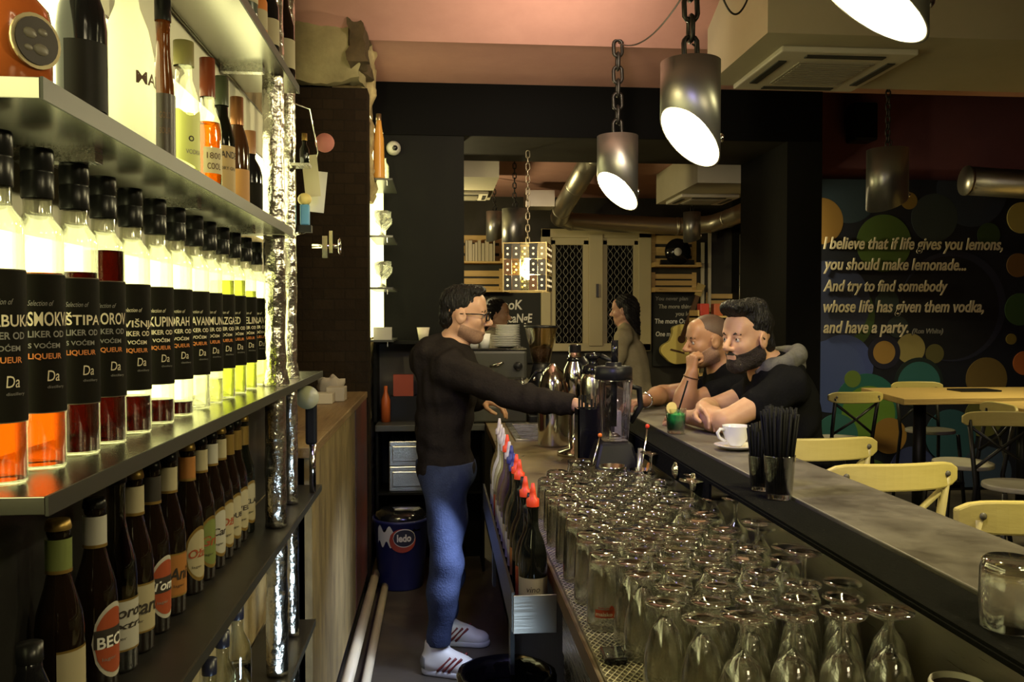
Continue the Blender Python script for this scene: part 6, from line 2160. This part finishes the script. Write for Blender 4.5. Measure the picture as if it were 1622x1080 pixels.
# ================================================================= the barman
hc = PV(736, 500, 3.88)
FH = frame((.985, -.17, 0), .06)
neck = PV(712, 556, 3.9)
shR, shL = PV(712, 583, 3.715), PV(722, 580, 4.09)
pel, waist, chest = V(.03, 3.9, .93), V(.015, 3.9, 1.12), V(.035, 3.9, 1.30)
tp, TR = torso_prims(pel, waist, chest, neck, shL, shR, 1.03)
elR, wrR = PV(812, 628, 3.60), PV(912, 641, 3.47)
elL, wrL = V(.05, 4.20, 1.17), V(.20, 4.10, 1.225)
B = head_prims(hc, FH, 1.03) + [C(hc + FH @ V(-.025, 0, -.07), neck + V(0, 0, .01), .056, .062, .03, 'neck')] + tp
B += arm_prims(shR, elR, wrR, 'R') + arm_prims(shL, elL, wrL, 'L')
B += hand_prims(wrR, V(.85, -.15, -.35), V(.3, -.35, .9), .55, -1) + hand_prims(wrL, V(.9, -.25, -.15), V(.1, -.2, 1), .4, 1)
aR, aL = PV(694, 1022, 3.86), PV(704, 984, 4.22)
knR, knL = PV(708, 885, 3.80), PV(712, 872, 4.06)
hiR, hiL = pel + V(.0, -.09, -.04), pel + V(.0, .09, -.04)
for hi_, kn_, an_, s_ in ((hiR, knR, aR, 'R'), (hiL, knL, aL, 'L')):
    B += [C(hi_, kn_, .088, .056, .04, 'leg' + s_), C(kn_, kn_ + (an_ - kn_) * .35, .055, .056, .03, 'leg' + s_), C(kn_ + (an_ - kn_) * .35, an_, .056, .038, .03, 'leg' + s_)]
fR, fL = V(.93, -.37, 0), V(.97, -.24, 0)
for an_, f_, s_ in ((aR, fR, 'R'), (aL, fL, 'L')):
    f_ = f_ / np.linalg.norm(f_)
    B += [C(V(an_[0], an_[1], .055) - f_ * .03, V(an_[0], an_[1], .04) + f_ * .15, .034, .026, .03, 'foot' + s_), C(an_, V(an_[0], an_[1], .06), .038, .036, .02, 'foot' + s_)]
bar = person('barman in dark hoodie and blue jeans reaching right behind the counter', B, .0045, SKIN)
grow('hoodie', sel(B, 'torso', 'pelvis', 'upper', 'fore'), .006, HOOD, bar, .016,
     [((0, 0, -1), (0, 0, .90)), (wrR - elR, wrR - (wrR - elR) * .03), ], (.006, 34, 2),
     extra=[E(neck + V(-.085, 0, .0), (.085, .12, .07), .03), E(neck + V(-.12, 0, -.05), (.06, .10, .07), .03), C(neck + V(-.06, -.09, -.01), neck + V(.03, -.08, -.035), .03, .024, .03), C(neck + V(-.06, .09, -.01), neck + V(.03, .08, -.035), .03, .024, .03)])
grow('jeans', sel(B, 'leg', 'pelvis'), .0055, JEANS, bar, .017, [((0, 0, -1), (0, 0, .135)), ((0, 0, 1), (0, 0, .97))], (.007, 15, 5))
hcap = lambda x, y, z: hc + FH @ (V(x, y, z) * 1.03)
grow('hair', [E(hcap(-.022, 0, .055), (.098, .083, .086), .02, '', FH), E(hcap(.030, 0, .108), (.058, .062, .032), .02, '', FH), E(hcap(.065, 0, .106), (.026, .045, .026), .015, '', FH), E(hcap(-.07, 0, -.01), (.045, .066, .06), .02, '', FH)], .004, HAIRM, bar, 0,
     [(FH @ V(.80, 0, -.62), hcap(.034, 0, .045))], (.0025, 120, 3))
grow('beard', sel(B, 'face', 'jaw', 'mouth', 'skull', 'neck'), .004, STUB, bar, .0022, [(FH @ V(.32, 0, 1), hcap(.035, 0, -.048)), (FH @ V(-1, 0, .3), hcap(.005, 0, 0)), (FH @ V(-.5, 0, -1), hcap(.03, 0, -.125))])
face_parts(bar, hc, FH, 1.03, True)
SHOEW = mat('white_leather', (0.62, 0.62, 0.58), .45)
STRIPE = mat('dark_red_stripe', (0.16, 0.025, 0.025), .5)
SOLE = mat('pale_sole', (0.45, 0.46, 0.46), .6)


def shoe(an_, f_, parent):
    f_ = f_ / np.linalg.norm(f_)
    l_ = np.cross(V(0, 0, 1), f_)
    Fm = np.stack([f_, l_, V(0, 0, 1)], 1)
    g0 = V(an_[0], an_[1], 0)
    w = lambda x, y, z: g0 + Fm @ V(x, y, z)
    up_ = [C(w(-.035, 0, .05), w(.10, 0, .045), .046, .044, .03), E(w(.165, 0, .038), (.06, .048, .036), .03, '', Fm), C(w(-.02, 0, .06), w(-.01, 0, .135), .05, .052, .03), C(w(.02, 0, .09), w(.12, 0, .055), .04, .036, .03)]
    o = grow('sneaker', up_, .0045, SHOEW, parent, 0, [((0, 0, -1), (0, 0, .018)), ((0, 0, 1), (0, 0, .150))])
    grow('sole', [C(w(-.03, 0, .015), w(.09, 0, .015), .049, .05, .03), E(w(.165, 0, .015), (.066, .052, .04), .03, '', Fm)], .005, SOLE, o, 0, [((0, 0, -1), (0, 0, .001)), ((0, 0, 1), (0, 0, .028))])
    mb = MB()
    for k in range(3):
        for sg in (-1, 1):
            pts = []
            for s in np.linspace(0, 1, 6):
                x_, z_ = .045 + .026 * k + .03 * (1 - s) * -1 + .0, .03 + .062 * s
                pts.append(Vector(w(x_ + .03 * s, sg * (.0475 - .012 * s ** 2 - .0006 * k), z_)))
            mb.tube(pts, .0058, 6)
    mb.build('stripes', STRIPE, o)
    lc = MB()
    for k in range(6):
        x_, z_ = .045 + .018 * k, .118 - .0095 * k
        lc.tube([Vector(w(x_, -.026, z_ - .006)), Vector(w(x_ + .004, 0, z_ + .006)), Vector(w(x_, .026, z_ - .006))], .0035, 6)
    lc.build('laces', mat('lace_white', (.7, .7, .68), .7), o)
    grow('heel_counter', up_, .0045, mat('heel_grey', (.16, .16, .15), .5), o, .002, [((0, 0, -1), (0, 0, .03)), ((0, 0, 1), (0, 0, .085)), (f_, w(-.045, 0, 0))])


shoe(aR, fR, bar)
shoe(aL, fL, bar)

# ================================================================= seated man with the quiff
hc = PV(1184, 537, 3.30)
FH = frame((-.90, -.43, 0), .04)
neck = PV(1222, 588, 3.34)
shL, shR = PV(1250, 612, 3.16), PV(1236, 606, 3.53)
pel, waist, chest = V(1.47, 3.40, .87), V(1.47, 3.385, 1.05), V(1.40, 3.36, 1.26)
tp, TR = torso_prims(pel, waist, chest, neck, shL, shR, 1.04)
elL, wrL = V(1.065, 3.10, 1.232), V(.985, 3.345, 1.222)
elR, wrR = V(1.135, 3.50, 1.235), V(1.02, 3.235, 1.272)
A = head_prims(hc, FH, 1.03) + [C(hc + FH @ V(-.025, 0, -.07), neck + V(0, 0, .01), .057, .064, .03, 'neck')] + tp
A += arm_prims(shL, elL, wrL, 'L', (.052, .042, .040, .027)) + arm_prims(shR, elR, wrR, 'R', (.052, .042, .040, .027))
A += hand_prims(wrL, V(-.15, .9, -.05), V(0, .05, 1), .3, -1) + hand_prims(wrR, V(.15, -.95, -.05), V(.0, 0, 1), .45, 1)
for s_, dy in (('L', -.10), ('R', .10)):
    hp, kn_, an_ = pel + V(-.02, dy, -.02), V(1.20, 3.42 + dy * 1.5, .80), V(1.26, 3.42 + dy * 1.3, .36)
    A += [C(hp, kn_, .085, .06, .04, 'leg' + s_), C(kn_, an_, .055, .04, .03, 'leg' + s_), C(an_ + V(.04, 0, -.04), an_ + V(-.13, 0, -.06), .036, .03, .03, 'foot' + s_)]
man = person('bearded man with a black quiff in black t-shirt, arms folded on the bar', A, .0045, SKIN)
upd = lambda sh, el, f: sh + (np.array(el) - sh) * f
grow('t_shirt', sel(A, 'torso', 'pelvis') + [C(shL, upd(shL, elL, .50), .056, .052, .04), C(shR, upd(shR, elR, .50), .056, .052, .04)], .006, BTEE, man, .013, [((0, 0, -1), (0, 0, .84))], (.005, 34, 8), extra=[E(neck + V(.02, 0, .015), (.095, .118, .052), .03)])
grow('vest_hood', [E(neck + V(.075, .01, .02), (.055, .095, .042), .04), *[C(neck + V(.012 + .088 * math.cos(a0), .106 * math.sin(a0), .042 + .03 * math.cos(a0)), neck + V(.012 + .088 * math.cos(a0 + .4), .106 * math.sin(a0 + .4), .042 + .03 * math.cos(a0 + .4)), .030, .030, .02) for a0 in np.arange(-2.6, 2.5, .4)],
                   C(neck + V(-.05, -.105, -.065), neck + V(-.075, -.115, -.22), .026, .014, .03), C(neck + V(-.05, .10, -.06), neck + V(-.07, .06, -.2), .026, .014, .03)], .006, GVEST, man, 0, (), (.005, 60, 4))
grow('jeans', sel(A, 'leg', 'pelvis'), .008, mat('dark_trousers', (.015, .015, .018), .85), man, .014, [((0, 0, 1), (0, 0, .93)), ((0, 0, -1), (0, 0, .40))])
grow('shoe', sel(A, 'foot'), .006, BLACKPL, man, .012)
hcap = lambda x, y, z: hc + FH @ (V(x, y, z) * 1.03)
grow('hair', [E(hcap(-.020, 0, .058), (.096, .084, .084), .02, '', FH), E(hcap(.045, 0, .118), (.070, .068, .036), .02, '', FH), E(hcap(.088, .01, .128), (.030, .055, .026), .02, '', FH), E(hcap(-.07, 0, -.02), (.045, .068, .06), .02, '', FH), E(hcap(-.03, 0, .125), (.06, .06, .035), .02, '', FH),
              C(hcap(.005, -.078, .0), hcap(.008, -.076, -.045), .010, .008, .01), C(hcap(.005, .078, .0), hcap(.008, .076, -.045), .010, .008, .01)], .004, HAIRM, man, 0,
     [(FH @ V(.72, 0, -.69), hcap(.048, 0, .052))], (.0025, 120, 9))
grow('beard', sel(A, 'face', 'jaw', 'skull', 'neck'), .004, BEARD, man, .0035, [(FH @ V(.45, 0, 1), hcap(.060, 0, -.045)), (FH @ V(-1, 0, .25), hcap(-.008, 0, 0)), (FH @ V(-.5, 0, -1), hcap(.03, 0, -.128))], (.0012, 150, 2), extra=[E(hcap(.060, 0, -.100), (.026, .032, .024), .03, '', FH)])
grow('moustache', [C(hcap(.094, 0, -.049), hcap(.082, -.028, -.060), .0062, .004, .006), C(hcap(.094, 0, -.049), hcap(.082, .028, -.060), .0062, .004, .006)], .003, BEARD, man)
face_parts(man, hc, FH, 1.03)

# ================================================================= seated bald man
hc = PV(1121, 540, 3.92)
FH = frame((-.99, -.10, 0), .10)
neck = PV(1152, 592, 3.95)
shL, shR = PV(1165, 618, 3.78), PV(1160, 612, 4.15)
pel, waist, chest = V(1.52, 4.02, .87), V(1.50, 4.0, 1.05), V(1.43, 3.98, 1.26)
tp, TR = torso_prims(pel, waist, chest, neck, shL, shR, 1.02)
elL = V(1.085, 3.72, 1.230)
wrL = PV(1096, 592, 3.70)
elR, wrR = V(1.12, 4.22, 1.232), V(.97, 3.98, 1.225)
D = head_prims(hc, FH, 1.0) + [C(hc + FH @ V(-.025, 0, -.07), neck + V(0, 0, .01), .057, .063, .03, 'neck')] + tp
D += arm_prims(shL, elL, wrL, 'L', (.056, .046, .045, .029)) + arm_prims(shR, elR, wrR, 'R', (.056, .045, .043, .028))
D += hand_prims(wrL, V(.05, .12, .95), V(-.9, -.3, .1), 1.0, -1, 1, .05, .8) + hand_prims(wrR, V(-.8, -.45, -.05), V(0, .05, 1), .35, 1)
for s_, dy in (('L', -.10), ('R', .10)):
    hp, kn_, an_ = pel + V(-.02, dy, -.02), V(1.22, 4.02 + dy * 1.4, .80), V(1.27, 4.02 + dy * 1.2, .36)
    D += [C(hp, kn_, .085, .06, .04, 'leg' + s_), C(kn_, an_, .055, .04, .03, 'leg' + s_), C(an_ + V(.04, 0, -.04), an_ + V(-.13, 0, -.06), .036, .03, .03, 'foot' + s_)]
man = person('bald man in black polo shirt, chin on his fist at the bar', D, .0045, SKIN2)
grow('polo_shirt', sel(D, 'torso', 'pelvis') + [C(shL, upd(shL, elL, .42), .058, .055, .04), C(shR, upd(shR, elR, .45), .058, .055, .04)], .006, BTEE, man, .013, [((0, 0, -1), (0, 0, .84))], (.005, 34, 18),
     extra=[C(neck + V(.04, -.07, .0), neck + V(-.06, -.05, -.05), .022, .016, .02), C(neck + V(.04, .07, .0), neck + V(-.06, .05, -.05), .022, .016, .02)])
grow('trousers', sel(D, 'leg', 'pelvis'), .008, mat('dark_trousers', ()), man, .014, [((0, 0, 1), (0, 0, .93)), ((0, 0, -1), (0, 0, .40))])
grow('shoe', sel(D, 'foot'), .006, BLACKPL, man, .012)
hcap = lambda x, y, z: hc + FH @ V(x, y, z)
grow('beard', sel(D, 'face', 'jaw', 'skull', 'neck'), .004, STUB, man, .0022, [(FH @ V(.5, 0, 1), hcap(.06, 0, -.045)), (FH @ V(-1, 0, .3), hcap(-.005, 0, 0)), (FH @ V(-.5, 0, -1), hcap(.03, 0, -.125))])
grow('cropped_hair', sel(D, 'skull'), .004, mat('cropped_hair', (.11, .065, .045), .6, noise=(.08, .05, .035), nscale=200), man, .0012, [(FH @ V(.5, 0, -.86), hcap(-.005, 0, .035))])
face_parts(man, hc, FH, 1.0)
rg = [wrR + .012 * (math.cos(a) * 0) for a in (0,)]
dR = (wrR - elR) / np.linalg.norm(wrR - elR)
s1 = np.cross(dR, V(0, 0, 1))
s1 /= np.linalg.norm(s1)
s2 = np.cross(s1, dR)
MB().tube([Vector(wrR - dR * .02 + (s1 * math.cos(a) + s2 * math.sin(a)) * .033) for a in np.linspace(0, 2 * math.pi, 21)[:-1]], .006, 6, closed=True).build('wristwatch', CHROME, man)
dL = (wrL - elL) / np.linalg.norm(wrL - elL)
s1 = np.cross(dL, V(0, 1, 0))
s1 /= np.linalg.norm(s1)
s2 = np.cross(s1, dL)
MB().tube([Vector(wrL - dL * .015 + (s1 * math.cos(a) + s2 * math.sin(a)) * .033) for a in np.linspace(0, 2 * math.pi, 21)[:-1]], .003, 6, closed=True).build('bracelet', BROWNTXT, man)
# the two men's other stool
stool(st_bar, False, 1.54, 4.0, math.radians(-80), 'yellow bar stool under the bald man, hidden by the man before him', G1)

# ================================================================= two guests in the rear room
def guest(label, hc, fwd, lean, top, hairlen, topm, skin):
    FH = frame(fwd, .08)
    f = FH[:, 0]
    l = FH[:, 1]
    neck = hc + V(0, 0, -.17) - f * .03
    pel = V(hc[0], hc[1], .93) - f * lean
    chest = neck + (pel - neck) * .42
    waist = neck + (pel - neck) * .72
    shl, shr = neck + l * .19 + V(0, 0, -.05), neck - l * .19 + V(0, 0, -.05)
    tp, _ = torso_prims(pel, waist, chest, neck, shl, shr, .94)
    e1, e2 = shl + V(0, 0, -.27) + l * .05 + f * .06, shr + V(0, 0, -.27) - l * .05 + f * .06
    w1, w2 = e1 + f * .20 + V(0, 0, -.10), e2 + f * .20 + V(0, 0, -.10)
    Q = head_prims(hc, FH, .96) + [C(hc + FH @ V(-.025, 0, -.07), neck, .046, .052, .03, 'neck')] + tp + arm_prims(shl, e1, w1, 'L', (.044, .038, .036, .026)) + arm_prims(shr, e2, w2, 'R', (.044, .038, .036, .026))
    Q += hand_prims(w1, f - V(0, 0, .3), V(0, 0, 1), .4, 1, .92) + hand_prims(w2, f - V(0, 0, .3), V(0, 0, 1), .4, -1, .92)
    for sg in (1, -1):
        hp = pel + l * .085 * sg
        kn, an = V(*(hp[:2] + f[:2] * .02), .50), V(*hp[:2], .08)
        Q += [C(hp, kn, .08, .052, .04, 'leg'), C(kn, an, .052, .036, .03, 'leg'), C(V(*an[:2], .035), V(*(an[:2] + f[:2] * .17), .03), .033, .026, .02, 'foot')]
    o = person(label, Q, .007, skin)
    grow('top', sel(Q, 'torso', 'pelvis', 'upper', 'fore'), .009, topm, o, .014, [((0, 0, -1), (0, 0, .86)), (w1 - e1, w1 - (w1 - e1) * .1), (w2 - e2, w2 - (w2 - e2) * .1)][:1], (.006, 30, 3))
    grow('trousers', sel(Q, 'leg', 'pelvis'), .009, mat('dark_trousers', ()), o, .013, [((0, 0, 1), (0, 0, .95)), ((0, 0, -1), (0, 0, .08))])
    grow('shoe', sel(Q, 'foot'), .008, BLACKPL, o, .012, [((0, 0, -1), (0, 0, .001))])
    hq = lambda x, y, z: hc + FH @ V(x, y, z)
    hp_ = [E(hq(-.025, 0, .05), (.10, .086, .088), .02, '', FH), C(hq(-.06, -.05, 0), hq(-.075, -.055, -hairlen), .05, .028, .04), C(hq(-.06, .05, 0), hq(-.075, .055, -hairlen), .05, .028, .04), C(hq(-.08, 0, 0), hq(-.09, 0, -hairlen), .05, .03, .04)]
    grow('hair', hp_, .006, HAIRM, o, 0, [(FH @ V(.85, 0, -.52), hq(.045, 0, .05))], (.006, 90, 6))
    face_parts(o, hc, FH, .96)


guest('dark haired woman in a shiny grey top beyond the espresso machine', PV(788, 498, 7.0), (.95, -.3, 0), .02, None, .26,
      mat('shiny_grey_top', (.34, .32, .22), .35, noise=(.16, .15, .10), nscale=26), SKIN)
guest('long haired guest in a beige jumper bending by the rear window', PV(988, 492, 6.9), (-.92, .38, 0), .14, None, .28,
      mat('beige_jumper', (.30, .26, .15), .9, noise=(.26, .22, .12), nscale=40), SKIN)
